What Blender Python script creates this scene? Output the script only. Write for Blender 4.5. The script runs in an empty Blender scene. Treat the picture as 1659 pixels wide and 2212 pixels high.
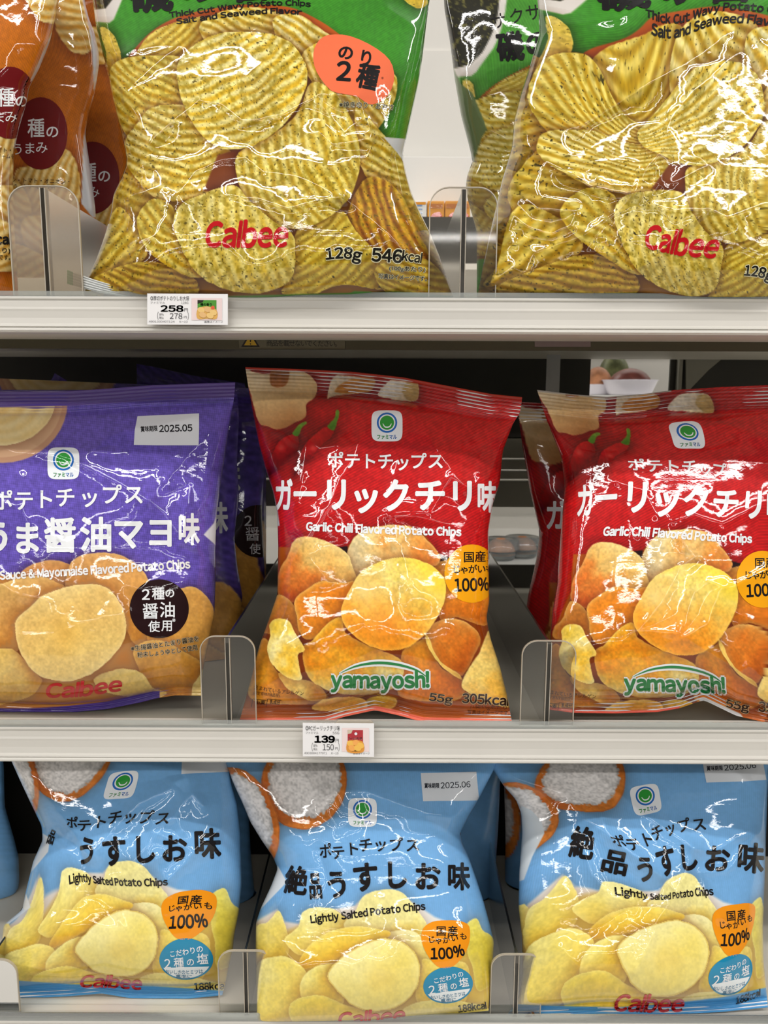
import bpy, math, random
import numpy as np
from mathutils import Vector, Matrix

# ------------------------------------------------------------------ camera
W, H, FPX = 1659.0, 2212.0, 1664.0
PITCH, ROLL = math.radians(8.75), 0.0040
CAM = np.array([0.0, 0.0, 1.25])
_fw = np.array([0, math.cos(PITCH), -math.sin(PITCH)])
_up0 = np.array([0, math.sin(PITCH), math.cos(PITCH)])
_rt0 = np.array([1.0, 0, 0])
_rt = _rt0 * math.cos(ROLL) + _up0 * math.sin(ROLL)
_up = _up0 * math.cos(ROLL) - _rt0 * math.sin(ROLL)


def at(px, py, Y):
    """world point on the vertical plane y=Y that the photograph shows at (px,py)"""
    px, py, Y = np.broadcast_arrays(np.asarray(px, float), np.asarray(py, float), np.asarray(Y, float))
    d = _fw * FPX + _rt * (px - W / 2)[..., None] - _up * (py - H / 2)[..., None]
    t = Y / d[..., 1]
    return CAM + d * t[..., None]


def at_z(px, py, Z):
    d = _fw * FPX + _rt * (px - W / 2) - _up * (py - H / 2)
    return CAM + d * ((Z - CAM[2]) / d[2])


SC = bpy.context.scene
COL = SC.collection
RNG = random.Random(7)


def lin(c):
    c = np.clip(np.asarray(c, float) / 255.0, 0, 1)
    return np.where(c <= 0.04045, c / 12.92, ((c + 0.055) / 1.055) ** 2.4)


def smooth(a, b, x):
    t = np.clip((x - a) / (b - a), 0, 1)
    return t * t * (3 - 2 * t)


# ------------------------------------------------------------------ noise
def _hash(ix, iy, seed):
    h = (ix.astype(np.int64) * 374761393 + iy.astype(np.int64) * 668265263 + seed * 1442695041) & 0xFFFFFFFF
    h = ((h ^ (h >> 13)) * 1274126177) & 0xFFFFFFFF
    h = (h ^ (h >> 16)) & 0xFFFFFFFF
    return h.astype(float) / 4294967295.0


def vnoise(x, y, seed=0):
    ix, iy = np.floor(x), np.floor(y)
    fx, fy = x - ix, y - iy
    fx, fy = fx * fx * (3 - 2 * fx), fy * fy * (3 - 2 * fy)
    a, b = _hash(ix, iy, seed), _hash(ix + 1, iy, seed)
    c, d = _hash(ix, iy + 1, seed), _hash(ix + 1, iy + 1, seed)
    return (a * (1 - fx) + b * fx) * (1 - fy) + (c * (1 - fx) + d * fx) * fy


def fbm(x, y, scale, octv=3, seed=0):
    x, y = x / scale, y / scale
    s, a, n = 0, 1.0, 0
    for k in range(octv):
        s = s + a * vnoise(x + 17.3 * k, y - 9.1 * k, seed + k)
        n += a
        a *= 0.5
        x, y = x * 2.03, y * 2.03
    return s / n


# ------------------------------------------------------------------ shapes in the print
def catmull(P, n=6, closed=True):
    P = np.asarray(P, float)
    N = len(P)
    out = []
    for i in range(N if closed else N - 1):
        if closed:
            p0, p1, p2, p3 = P[(i - 1) % N], P[i], P[(i + 1) % N], P[(i + 2) % N]
        else:
            p0, p1, p2, p3 = P[max(i - 1, 0)], P[i], P[i + 1], P[min(i + 2, N - 1)]
        for k in range(n):
            t = k / n
            out.append(0.5 * ((2 * p1) + (p2 - p0) * t + (2 * p0 - 5 * p1 + 4 * p2 - p3) * t * t + (3 * p1 - p0 - 3 * p2 + p3) * t ** 3))
    if not closed:
        out.append(P[-1])
    return np.array(out)


def ell(cx, cy, rx, ry, rot=0, n=28):
    a = np.linspace(0, 2 * math.pi, n, endpoint=False)
    x, y = rx * np.cos(a), ry * np.sin(a)
    c, s = math.cos(math.radians(rot)), math.sin(math.radians(rot))
    return np.stack([cx + x * c - y * s, cy + x * s + y * c], 1)


def zz(pts, ox, oy, k):
    """points measured on an enlargement (factor k, origin ox,oy) -> photograph pixels"""
    return [(ox + x / k, oy + y / k) for x, y in pts]


def seg_dist(x, y, P, closed=False):
    d = np.full(x.shape, 1e9)
    n = len(P)
    for i in range(n if closed else n - 1):
        (ax, ay), (bx, by) = P[i], P[(i + 1) % n]
        vx, vy = bx - ax, by - ay
        t = np.clip(((x - ax) * vx + (y - ay) * vy) / (vx * vx + vy * vy + 1e-9), 0, 1)
        d = np.minimum(d, (x - ax - t * vx) ** 2 + (y - ay - t * vy) ** 2)
    return np.sqrt(d)


def inside(x, y, P):
    c = np.zeros(x.shape, bool)
    n = len(P)
    for i in range(n):
        (ax, ay), (bx, by) = P[i], P[(i + 1) % n]
        if ay == by:
            continue
        c ^= ((ay > y) != (by > y)) & (x < (bx - ax) * (y - ay) / (by - ay) + ax)
    return c


def sdf(x, y, P):
    d = seg_dist(x, y, P, True)
    return np.where(inside(x, y, P), d, -d)


class Paint:
    """print colours at a set of print coordinates"""

    def __init__(s, x, y, base):
        s.x, s.y = x, y
        s.c = np.empty(x.shape + (3,))
        s.c[:] = base

    def sel(s, P, pad):
        P = np.asarray(P)
        lo, hi = P.min(0) - pad, P.max(0) + pad
        return np.nonzero((s.x > lo[0]) & (s.x < hi[0]) & (s.y > lo[1]) & (s.y < hi[1]))[0]

    def flat(s, P, col, soft=1.2, tex=None):
        i = s.sel(P, 4)
        if not len(i):
            return
        a = np.clip(sdf(s.x[i], s.y[i], P) / soft + 0.5, 0, 1)[:, None]
        col = np.asarray(col, float)
        if tex is not None:
            col = col * tex(s.x[i], s.y[i])[:, None]
        s.c[i] = s.c[i] * (1 - a) + col * a

    def chip(s, pts, stops, ang=90, n=5, seed=1, mott=0.5, mscale=26, rim=(250, 235, 170), rimw=5, rima=0.5, grain=0.22, under=0.36, underw=13,
             ridge=None, spk=0, edge=None, alpha=1.0, hi=None):
        """one printed crisp: stops = colours along direction ang; ridge=(angle,period,bend,valley,crest)"""
        P = catmull(pts, n)
        i = s.sel(P, underw * 2.5)
        if not len(i):
            return
        x, y = s.x[i], s.y[i]
        wob = (fbm(x, y, 14, 2, seed + 40) - 0.5) * 5
        d = sdf(x, y, P) + wob * 0.6
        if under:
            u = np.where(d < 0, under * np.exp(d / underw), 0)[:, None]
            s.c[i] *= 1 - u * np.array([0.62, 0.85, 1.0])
        m = d > -1.5
        if not m.any():
            return
        ii, x, y, d = i[m], x[m], y[m], d[m]
        c0, s0 = math.cos(math.radians(ang)), math.sin(math.radians(ang))
        q = P @ np.array([c0, s0])
        t = (x * c0 + y * s0 - q.min()) / (q.max() - q.min() + 1e-6)
        nz = fbm(x, y, mscale * 2.2, 3, seed) - 0.5
        n2 = fbm(x, y, mscale * 0.45, 3, seed + 9) - 0.5
        t = np.clip(t + nz * mott * 1.6 + n2 * mott * (0.25 + grain), 0, 1)
        st = np.array(stops, float)
        f = t * (len(st) - 1)
        k = np.clip(f.astype(int), 0, len(st) - 2)
        f = (f - k)[:, None]
        col = st[k] * (1 - f) + st[k + 1] * f
        if ridge:
            ra, per, bend, val, crest = ridge
            cr, sr = math.cos(math.radians(ra)), math.sin(math.radians(ra))
            cx, cy = P.mean(0)
            a = (x - cx) * cr + (y - cy) * sr
            b = -(x - cx) * sr + (y - cy) * cr
            ph = b + bend * (a / 100.0) ** 2 * 3 + (fbm(x, y, 60, 2, seed + 3) - 0.5) * per * 1.1
            r = 0.5 + 0.5 * np.cos(2 * math.pi * ph / per)
            r = np.clip(r * 1.2 - 0.04 + n2 * 0.45, 0, 1)
            tint = fbm(x, y, 70, 3, seed + 21)[:, None]
            v = np.asarray(val, float) * (0.8 + 0.4 * tint)
            cc = np.asarray(crest, float) * (0.92 + 0.14 * tint)
            rc = v * (1 - r[:, None]) + cc * r[:, None]
            col = col * 0.28 + rc * 0.72
        g = 1 + (fbm(x, y, 5, 2, seed + 5) - 0.5) * grain + (fbm(x, y, 15, 2, seed + 6) - 0.5) * grain * 0.5
        col = col * g[:, None]
        if rima:
            a = (rima * np.exp(-np.maximum(d, 0) / rimw))[:, None]
            col = col * (1 - a) + np.asarray(rim, float) * a
        if hi is not None:
            for hx, hy, hr, hc, ha in hi:
                a = (ha * np.exp(-((x - hx) ** 2 + (y - hy) ** 2) / hr ** 2))[:, None]
                col = col * (1 - a) + np.asarray(hc, float) * a
        if spk:
            f1 = vnoise(x / 3.1, y / 3.1, seed + 60)
            dens = fbm(x, y, 45, 2, seed + 61)
            th = 0.975 - spk * 0.16 * dens
            a = smooth(th - 0.06, th + 0.01, f1)[:, None] * 0.8
            col = col * (1 - a) + np.array([92, 78, 22.0]) * a
            f2 = vnoise(x / 5.5 + 31, y / 4.2, seed + 70)
            a = smooth(0.915, 0.955, f2)[:, None] * 0.8 * (spk > 0.5)
            col = col * (1 - a) + np.array([52, 48, 22.0]) * a
            f3 = fbm(x, y, 9, 2, seed + 75)
            a = (smooth(0.48, 0.75, f3) * 0.5 * spk)[:, None]
            col = col * (1 - a) + np.array([158, 138, 30.0]) * a
        if edge is not None:
            a = (0.55 * np.exp(-((d - 1.0) / 1.6) ** 2))[:, None]
            col = col * (1 - a) + np.asarray(edge, float) * a
        a = (np.clip(d / 1.4 + 0.5, 0, 1) * alpha)[:, None]
        s.c[ii] = s.c[ii] * (1 - a) + col * a

    def weave(s, mask, amp=0.1, per=5.0, ang=60):
        c, q = math.cos(math.radians(ang)), math.sin(math.radians(ang))
        w = np.cos(2 * math.pi * (s.x * c + s.y * q) / per)
        n = fbm(s.x, s.y, 6, 2, 3) - 0.5
        f = 1 + mask * amp * (w * 0.6 + n * 1.3)
        s.c *= f[:, None]


# ------------------------------------------------------------------ thin-plate warp
class TPS:
    def __init__(s, src, dst, reg=20.0):
        s.p = np.asarray(src, float) / 100
        q = np.asarray(dst, float) / 100
        n = len(s.p)
        A = np.zeros((n + 3, n + 3))
        A[:n, :n] = s._k(s.p, s.p) + np.eye(n) * reg * 1e-3
        A[:n, n], A[:n, n + 1:] = 1, s.p
        A[n, :n], A[n + 1:, :n] = 1, s.p.T
        s.w = np.linalg.solve(A, np.vstack([q, np.zeros((3, 2))]))

    @staticmethod
    def _k(a, b):
        r2 = ((a[:, None] - b[None]) ** 2).sum(-1)
        return 0.5 * r2 * np.log(r2 + 1e-9)

    def __call__(s, x, y):
        x, y = np.asarray(x, float), np.asarray(y, float)
        o = np.empty(x.shape + (2,))
        for a in range(0, len(x), 60000):
            P = np.stack([x[a:a + 60000], y[a:a + 60000]], 1) / 100
            K = s._k(P, s.p)
            o[a:a + 60000] = (K @ s.w[:-3] + s.w[-3] + P @ s.w[-2:]) * 100
        return o[:, 0], o[:, 1]


class Ident:
    def __call__(s, x, y):
        return np.asarray(x, float), np.asarray(y, float)


class Shift:
    """similarity: print = (p - a)/k + b"""

    def __init__(s, a, b, k=1.0):
        s.a, s.b, s.k = a, b, k

    def __call__(s, x, y):
        return (np.asarray(x, float) - s.a[0]) / s.k + s.b[0], (np.asarray(y, float) - s.a[1]) / s.k + s.b[1]


# ------------------------------------------------------------------ nodes / materials
def newmat(name):
    m = bpy.data.materials.new(name)
    m.use_nodes = True
    nt = m.node_tree
    b = nt.nodes["Principled BSDF"]
    return m, nt, b


def film_material():
    m, nt, b = newmat("printed_film")
    N, L = nt.nodes, nt.links
    a = N.new("ShaderNodeAttribute")
    a.attribute_name = "print"
    L.new(a.outputs["Color"], b.inputs["Base Color"])
    uv = N.new("ShaderNodeUVMap")
    uv.uv_map = "film"
    n1 = N.new("ShaderNodeTexNoise")
    n1.inputs["Scale"].default_value = 5.0
    n1.inputs["Detail"].default_value = 4
    n1.inputs["Roughness"].default_value = 0.55
    L.new(uv.outputs[0], n1.inputs["Vector"])
    bu = N.new("ShaderNodeBump")
    bu.inputs["Strength"].default_value = 0.03
    bu.inputs["Distance"].default_value = 0.0022
    L.new(n1.outputs[0], bu.inputs["Height"])
    L.new(bu.outputs[0], b.inputs["Normal"])
    L.new(bu.outputs[0], b.inputs["Coat Normal"])
    b.inputs["Roughness"].default_value = 0.38
    b.inputs["Specular IOR Level"].default_value = 0.08
    b.inputs["Coat Weight"].default_value = 1.0
    b.inputs["Coat Roughness"].default_value = 0.03
    b.inputs["Coat IOR"].default_value = 1.5
    return m


def plain(name, col, rough=0.5, spec=0.5, metal=0.0, noise=0.0, nscale=30, emis=None):
    m, nt, b = newmat(name)
    c = tuple(lin(col)) + (1,)
    b.inputs["Base Color"].default_value = c
    b.inputs["Roughness"].default_value = rough
    b.inputs["Specular IOR Level"].default_value = spec
    b.inputs["Metallic"].default_value = metal
    if noise:
        N, L = nt.nodes, nt.links
        tc = N.new("ShaderNodeTexCoord")
        n = N.new("ShaderNodeTexNoise")
        n.inputs["Scale"].default_value = nscale
        n.inputs["Detail"].default_value = 5
        L.new(tc.outputs["Object"], n.inputs["Vector"])
        r = N.new("ShaderNodeValToRGB")
        k = 1 - noise
        r.color_ramp.elements[0].color = (c[0] * k, c[1] * k, c[2] * k, 1)
        r.color_ramp.elements[1].color = (min(1, c[0] * (1 + noise)), min(1, c[1] * (1 + noise)), min(1, c[2] * (1 + noise)), 1)
        r.color_ramp.elements[0].position = 0.35
        r.color_ramp.elements[1].position = 0.65
        L.new(n.outputs[0], r.inputs[0])
        L.new(r.outputs[0], b.inputs["Base Color"])
    return m


def clear_plastic(name, tint, body, opacity, rough=0.04):
    """thin clear plastic sheet: mostly see-through, a little milky, with a glossy face"""
    m = bpy.data.materials.new(name)
    m.use_nodes = True
    nt = m.node_tree
    N, L = nt.nodes, nt.links
    N.clear()
    out = N.new("ShaderNodeOutputMaterial")
    tr = N.new("ShaderNodeBsdfTransparent")
    tr.inputs[0].default_value = tuple(lin(tint)) + (1,)
    pr = N.new("ShaderNodeBsdfPrincipled")
    pr.inputs["Base Color"].default_value = tuple(lin(body)) + (1,)
    pr.inputs["Roughness"].default_value = 0.5
    mx = N.new("ShaderNodeMixShader")
    mx.inputs[0].default_value = opacity
    L.new(tr.outputs[0], mx.inputs[1])
    L.new(pr.outputs[0], mx.inputs[2])
    gl = N.new("ShaderNodeBsdfGlossy")
    gl.inputs["Roughness"].default_value = rough
    fr = N.new("ShaderNodeFresnel")
    fr.inputs[0].default_value = 1.45
    m2 = N.new("ShaderNodeMixShader")
    L.new(fr.outputs[0], m2.inputs[0])
    L.new(mx.outputs[0], m2.inputs[1])
    L.new(gl.outputs[0], m2.inputs[2])
    L.new(m2.outputs[0], out.inputs[0])
    return m


# ------------------------------------------------------------------ mesh helpers
def mesh_obj(name, verts, faces, mat, parent=None, smoothed=True, cols=None, uvs=None, normals=None):
    me = bpy.data.meshes.new(name)
    verts = np.asarray(verts, np.float32)
    if isinstance(faces, np.ndarray):
        nf, k = faces.shape
        me.vertices.add(len(verts))
        me.vertices.foreach_set("co", verts.ravel())
        me.loops.add(nf * k)
        me.loops.foreach_set("vertex_index", faces.astype(np.int32).ravel())
        me.polygons.add(nf)
        me.polygons.foreach_set("loop_start", np.arange(0, nf * k, k, dtype=np.int32))
        me.update(calc_edges=True)
        li = faces.ravel()
    else:
        me.from_pydata([tuple(map(float, v)) for v in verts], [], [tuple(map(int, f)) for f in faces])
        me.update()
        li = np.empty(len(me.loops), np.int32)
        me.loops.foreach_get("vertex_index", li)
    if uvs is not None:
        u = me.uv_layers.new(name="film")
        u.data.foreach_set("uv", np.asarray(uvs, np.float32)[li].ravel())
    if cols is not None:
        a = me.color_attributes.new("print", "FLOAT_COLOR", "POINT")
        c4 = np.ones((len(verts), 4), np.float32)
        c4[:, :3] = lin(cols)
        a.data.foreach_set("color", c4.ravel())
    if smoothed:
        me.polygons.foreach_set("use_smooth", np.ones(len(me.polygons), bool))
    if normals is not None:
        me.normals_split_custom_set_from_vertices([tuple(map(float, n)) for n in normals])
    me.materials.append(mat)
    o = bpy.data.objects.new(name, me)
    COL.objects.link(o)
    if parent is not None:
        o.parent = parent
        o.matrix_parent_inverse = Matrix.Translation(-parent.location)
    return o


def tag(o, label=None, cat=None, group=None, kind=None):
    if label: o["label"] = label
    if cat: o["category"] = cat
    if group: o["group"] = group
    if kind: o["kind"] = kind
    return o


def empty(name, loc, label=None, cat=None, group=None, kind=None):
    o = bpy.data.objects.new(name, None)
    o.empty_display_size = 0.02
    o.location = tuple(map(float, loc))
    COL.objects.link(o)
    return tag(o, label, cat, group, kind)


class MB:
    """collects boxes / extrusions into one mesh"""

    def __init__(s):
        s.v, s.f = [], []

    def box(s, x0, x1, y0, y1, z0, z1):
        b = len(s.v)
        s.v += [(x, y, z) for z in (z0, z1) for y in (y0, y1) for x in (x0, x1)]
        s.f += [tuple(b + i for i in q) for q in ((0, 2, 3, 1), (4, 5, 7, 6), (0, 1, 5, 4), (2, 6, 7, 3), (0, 4, 6, 2), (1, 3, 7, 5))]
        return s

    def prof(s, poly, x0, x1):
        """(y,z) profile extruded along x"""
        b, n = len(s.v), len(poly)
        s.v += [(x0, y, z) for y, z in poly] + [(x1, y, z) for y, z in poly]
        s.f += [(b + i, b + (i + 1) % n, b + n + (i + 1) % n, b + n + i) for i in range(n)]
        s.f += [tuple(b + i for i in range(n))[::-1], tuple(b + n + i for i in range(n))]
        return s

    def slab(s, poly, y0, y1):
        """(x,z) outline with thickness in y"""
        b, n = len(s.v), len(poly)
        s.v += [(x, y0, z) for x, z in poly] + [(x, y1, z) for x, z in poly]
        s.f += [(b + i, b + (i + 1) % n, b + n + (i + 1) % n, b + n + i) for i in range(n)]
        s.f += [tuple(b + i for i in range(n))[::-1], tuple(b + n + i for i in range(n))]
        return s

    def lathe(s, prof, cx, cy, n=24):
        """(r,z) profile turned about a vertical axis"""
        b = len(s.v)
        for r, z in prof:
            for k in range(n):
                a = 2 * math.pi * k / n
                s.v.append((cx + r * math.cos(a), cy + r * math.sin(a), z))
        for i in range(len(prof) - 1):
            for k in range(n):
                s.f.append((b + i * n + k, b + i * n + (k + 1) % n, b + (i + 1) * n + (k + 1) % n, b + (i + 1) * n + k))
        return s

    def build(s, name, mat, parent=None, bevel=0.0, smoothed=False):
        o = mesh_obj(name, s.v, s.f, mat, parent, smoothed)
        if bevel:
            m = o.modifiers.new("bevel", "BEVEL")
            m.width, m.segments, m.limit_method = bevel, 2, "ANGLE"
        return o


# ------------------------------------------------------------------ lettering
_G = {}


def glyph(s, off=0.0, shear=0.0):
    """filled outline of a string; off thickens the strokes (copies shifted round a circle)"""
    k = (s, round(off, 4), round(shear, 3))
    if k in _G:
        return _G[k]
    if off <= 0.011 and not any(ord(c) > 0xFF for c in s):
        # latin lettering: proportionally set from the full-width forms
        x, V, F, n = 0.0, [], [], 0
        for c in s:
            if c == " ":
                x += 0.28
                continue
            if c == "l":
                v, f = np.array([(0, 0), (0.088, 0), (0.088, 0.77), (0, 0.77)]), np.array([(0, 1, 2), (0, 2, 3)])
            else:
                v, f = glyph(chr(ord(c) + 0xFEE0))
            w0, w1 = v[:, 0].min(), v[:, 0].max()
            sb = 0.055 if c in "ilI1!.,()" else 0.045
            V.append(np.stack([v[:, 0] - w0 + x + sb + shear * v[:, 1], v[:, 1]], 1))
            F.append(f + n)
            n += len(v)
            x += w1 - w0 + 2 * sb
        _G[k] = (np.vstack(V), np.vstack(F))
        return _G[k]
    if off > 0.011:
        v, f = glyph(s, 0.0, shear)
        V, F = [], []
        n = 8 if off > 0.025 else 4
        for i in range(n):
            a = 2 * math.pi * (i + 0.5) / n
            V.append(v + off * np.array([math.cos(a), math.sin(a)]))
            F.append(f + len(v) * i)
        _G[k] = (np.vstack(V), np.vstack(F))
        return _G[k]
    c = bpy.data.curves.new("t", "FONT")
    c.body, c.size, c.fill_mode, c.resolution_u, c.offset, c.shear = s, 1.0, "FRONT", 4, 0.0, shear
    o = bpy.data.objects.new("t", c)
    COL.objects.link(o)
    bpy.context.view_layer.update()
    ev = o.evaluated_get(bpy.context.evaluated_depsgraph_get())
    me = ev.to_mesh()
    v = np.array([p.co[:2] for p in me.vertices]).reshape(-1, 2)
    f = np.array([t.vertices[:] for t in me.polygons]).reshape(-1, 3)
    ev.to_mesh_clear()
    bpy.data.objects.remove(o)
    bpy.data.curves.remove(c)
    _G[k] = (v, f)
    return _G[k]


def refine(v, f, L):
    """split triangles until no edge is longer than L (conforming)"""
    v = [tuple(p) for p in v]
    f = [tuple(t) for t in f]
    L2 = L * L
    for _ in range(9):
        mid, out, ch = {}, [], False

        def m(a, b):
            k = (a, b) if a < b else (b, a)
            if k in mid:
                return mid[k]
            d = (v[a][0] - v[b][0]) ** 2 + (v[a][1] - v[b][1]) ** 2
            r = None
            if d > L2:
                r = len(v)
                v.append(((v[a][0] + v[b][0]) / 2, (v[a][1] + v[b][1]) / 2))
            mid[k] = r
            return r

        for a, b, c in f:
            x, y, z = m(a, b), m(b, c), m(c, a)
            n = (x is not None) + (y is not None) + (z is not None)
            if n == 0:
                out.append((a, b, c))
                continue
            ch = True
            if n == 3:
                out += [(a, x, z), (x, b, y), (z, y, c), (x, y, z)]
            elif n == 1:
                if x is not None: out += [(a, x, c), (x, b, c)]
                elif y is not None: out += [(a, b, y), (a, y, c)]
                else: out += [(a, b, z), (z, b, c)]
            else:
                if x is None: out += [(a, b, y), (a, y, z), (z, y, c)]
                elif y is None: out += [(b, c, x), (x, c, z), (a, x, z)]
                else: out += [(c, a, y), (a, x, y), (x, b, y)]
        f = out
        if not ch:
            break
    return np.array(v), np.array(f, int)


def along(pts, n=40):
    P = catmull(pts, 8, False) if len(pts) > 2 else np.asarray(pts, float)
    d = np.r_[0, np.cumsum(np.hypot(*np.diff(P, axis=0).T))]
    return P, d


class Print:
    """printed shapes / lettering lying on a bag's film, in print coordinates"""

    def __init__(s, bag):
        s.bag, s.V, s.F, s.C, s.Ly = bag, [], [], [], []
        s.n = 0

    def add(s, v, f, col, layer, L=6.0):
        px, py = s.bag.a2p(v[:, 0], v[:, 1])
        k = (px.max() < -40) or (px.min() > W + 40) or (py.max() < -40) or (py.min() > H + 40)
        if k or not len(f):
            return
        v, f = refine(np.stack([px, py], 1), f, L)
        s.V.append(v)
        s.F.append(f + s.n)
        s.n += len(v)
        s.C.append(np.tile(np.asarray(col, float), (len(v), 1)))
        s.Ly.append(np.full(len(v), float(layer)))

    def poly(s, P, col, layer=1):
        P = np.asarray(P, float)
        c = P.mean(0)
        n = len(P)
        # concentric rings so that the fill follows the film
        v = [c]
        f = []
        R = 4
        for r in range(1, R + 1):
            v += list(c + (P - c) * r / R)
        for i in range(n):
            j = (i + 1) % n
            f.append((0, 1 + i, 1 + j))
            for r in range(1, R):
                a, b = 1 + (r - 1) * n, 1 + r * n
                f += [(a + i, b + i, b + j), (a + i, b + j, a + j)]
        s.add(np.array(v), np.array(f), col, layer)

    def band(s, pts, w, col, layer=1):
        P = catmull(pts, 8, False)
        w = np.interp(np.linspace(0, 1, len(P)), np.linspace(0, 1, len(w)), w)
        T = np.gradient(P, axis=0)
        T /= np.hypot(T[:, 0], T[:, 1])[:, None] + 1e-9
        N = np.stack([-T[:, 1], T[:, 0]], 1)
        v = np.vstack([P + N * w[:, None] / 2, P - N * w[:, None] / 2])
        n = len(P)
        f = []
        for i in range(n - 1):
            f += [(i, i + 1, n + i + 1), (i, n + i + 1, n + i)]
        s.add(v, np.array(f), col, layer)

    def txt(s, string, pts, h, col, off=0.0, layer=2, shear=0.0, base=None):
        """one line fitted to the path pts (its middle height); h = height of a capital or em"""
        if off > 0.011 and h > 13 and not any(ord(c) > 0xFF for c in string):
            off += 0.016
        v, f = glyph(string, off, shear)
        if not len(v):
            return
        v0 = glyph(string, 0.0, shear)[0]
        x0, x1 = v0[:, 0].min(), v0[:, 0].max()
        P, d = along(pts)
        cjk = any(ord(c) > 0x2000 for c in string)
        mid = 0.38 if cjk else 0.366
        sc = h / (0.92 if cjk else 0.733)
        u = (v[:, 0] - x0) / (x1 - x0) * d[-1]
        w = (v[:, 1] - mid) * sc
        uc = np.clip(u, 0, d[-1])
        X, Y = np.interp(uc, d, P[:, 0]), np.interp(uc, d, P[:, 1])
        e = d[-1] * 0.02 + 0.5
        a, b = np.clip(u - e, 0, d[-1]), np.clip(u + e, 0, d[-1])
        tx, ty = np.interp(b, d, P[:, 0]) - np.interp(a, d, P[:, 0]), np.interp(b, d, P[:, 1]) - np.interp(a, d, P[:, 1])
        l = np.hypot(tx, ty) + 1e-9
        tx, ty = tx / l, ty / l
        X, Y = X + tx * (u - uc), Y + ty * (u - uc)
        s.add(np.stack([X + ty * w, Y - tx * w], 1), f, col, layer)

    def chars(s, string, pts, size, col, off=0.0, layer=2, rot=0.0):
        """full-width characters centred at given points (or spread along a path)"""
        if len(pts) != len(string):
            P, d = along(pts)
            u = np.linspace(0, d[-1], len(string))
            pts = np.stack([np.interp(u, d, P[:, 0]), np.interp(u, d, P[:, 1])], 1)
        for k, ch in enumerate(string):
            sz = size[k] if isinstance(size, list) else size
            sx, sy = (sz, sz) if np.isscalar(sz) else sz
            r = rot[k] if isinstance(rot, list) else rot
            if ord(ch) < 0x100: ch = chr(ord(ch) + 0xFEE0)
            v, f = glyph(ch, off * 0.8)
            if not len(v):
                continue
            cx = 0.5 if ord(ch) > 0x2000 else (v[:, 0].min() + v[:, 0].max()) / 2
            a, b = (v[:, 0] - cx) * sx, -(v[:, 1] - 0.38) * sy
            c, q = math.cos(math.radians(r)), math.sin(math.radians(r))
            s.add(np.stack([pts[k][0] + a * c - b * q, pts[k][1] + a * q + b * c], 1), f, col, layer)

    def build(s, name, parent, label=None):
        if not s.V:
            return None
        V, F, C, Ly = np.vstack(s.V), np.vstack(s.F), np.vstack(s.C), np.concatenate(s.Ly)
        px, py = s.bag.clampx(V[:, 0], V[:, 1])
        ex = 0.00022 + 0.00010 * Ly
        P = s.bag.surf(px, py, ex)
        e = 0.8
        gx = s.bag.surf(px + e, py, ex) - s.bag.surf(px - e, py, ex)
        gy = s.bag.surf(px, py + e, ex) - s.bag.surf(px, py - e, ex)
        N = np.cross(gy, gx)
        N /= np.linalg.norm(N, axis=1)[:, None] + 1e-12
        N[N[:, 1] > 0] *= -1
        # keep only triangles that have an area
        a = P[F[:, 1]] - P[F[:, 0]]
        b = P[F[:, 2]] - P[F[:, 0]]
        ar = np.cross(a, b)
        k = np.linalg.norm(ar, axis=1) > 1e-11
        F, ar = F[k], ar[k]
        fl = ar[:, 1] > 0
        F[fl] = F[fl][:, ::-1]
        used = np.unique(F)
        mp = np.full(len(P), -1)
        mp[used] = np.arange(len(used))
        o = mesh_obj(name, P[used], mp[F], FILM, parent, True, C[used], np.stack([px, py], 1)[used] / 100, N[used])
        if label: o["label"] = label
        return o


# ------------------------------------------------------------------ bag
def zpx(y, Y=0.5):
    return float(at(W / 2, y, Y)[2])


SHELF_PX = {"top": (632, 642, 722), "mid": (1556, 1570, 1643), "bot": (2188, 2203, 2280)}
SHELF_Z = {k: zpx(v[1], 0.499) - 0.004 for k, v in SHELF_PX.items()}


def curve1(pts, key):
    """smooth single-valued curve through points sorted by coordinate key (0: y of x, 1: x of y)"""
    P = np.array(sorted(pts, key=lambda p: p[key]), float)
    k, o = P[:, key], P[:, 1 - key]
    g = np.linspace(k[0], k[-1], 400)
    v = np.interp(g, k, o)
    w = 7
    pad = np.r_[2 * v[0] - v[w:0:-1], v, 2 * v[-1] - v[-2:-w - 2:-1]]
    ker = np.hanning(2 * w + 1)
    v2 = np.convolve(pad, ker / ker.sum(), "valid")
    v2[0], v2[-1] = v[0], v[-1]
    return g, v2


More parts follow.
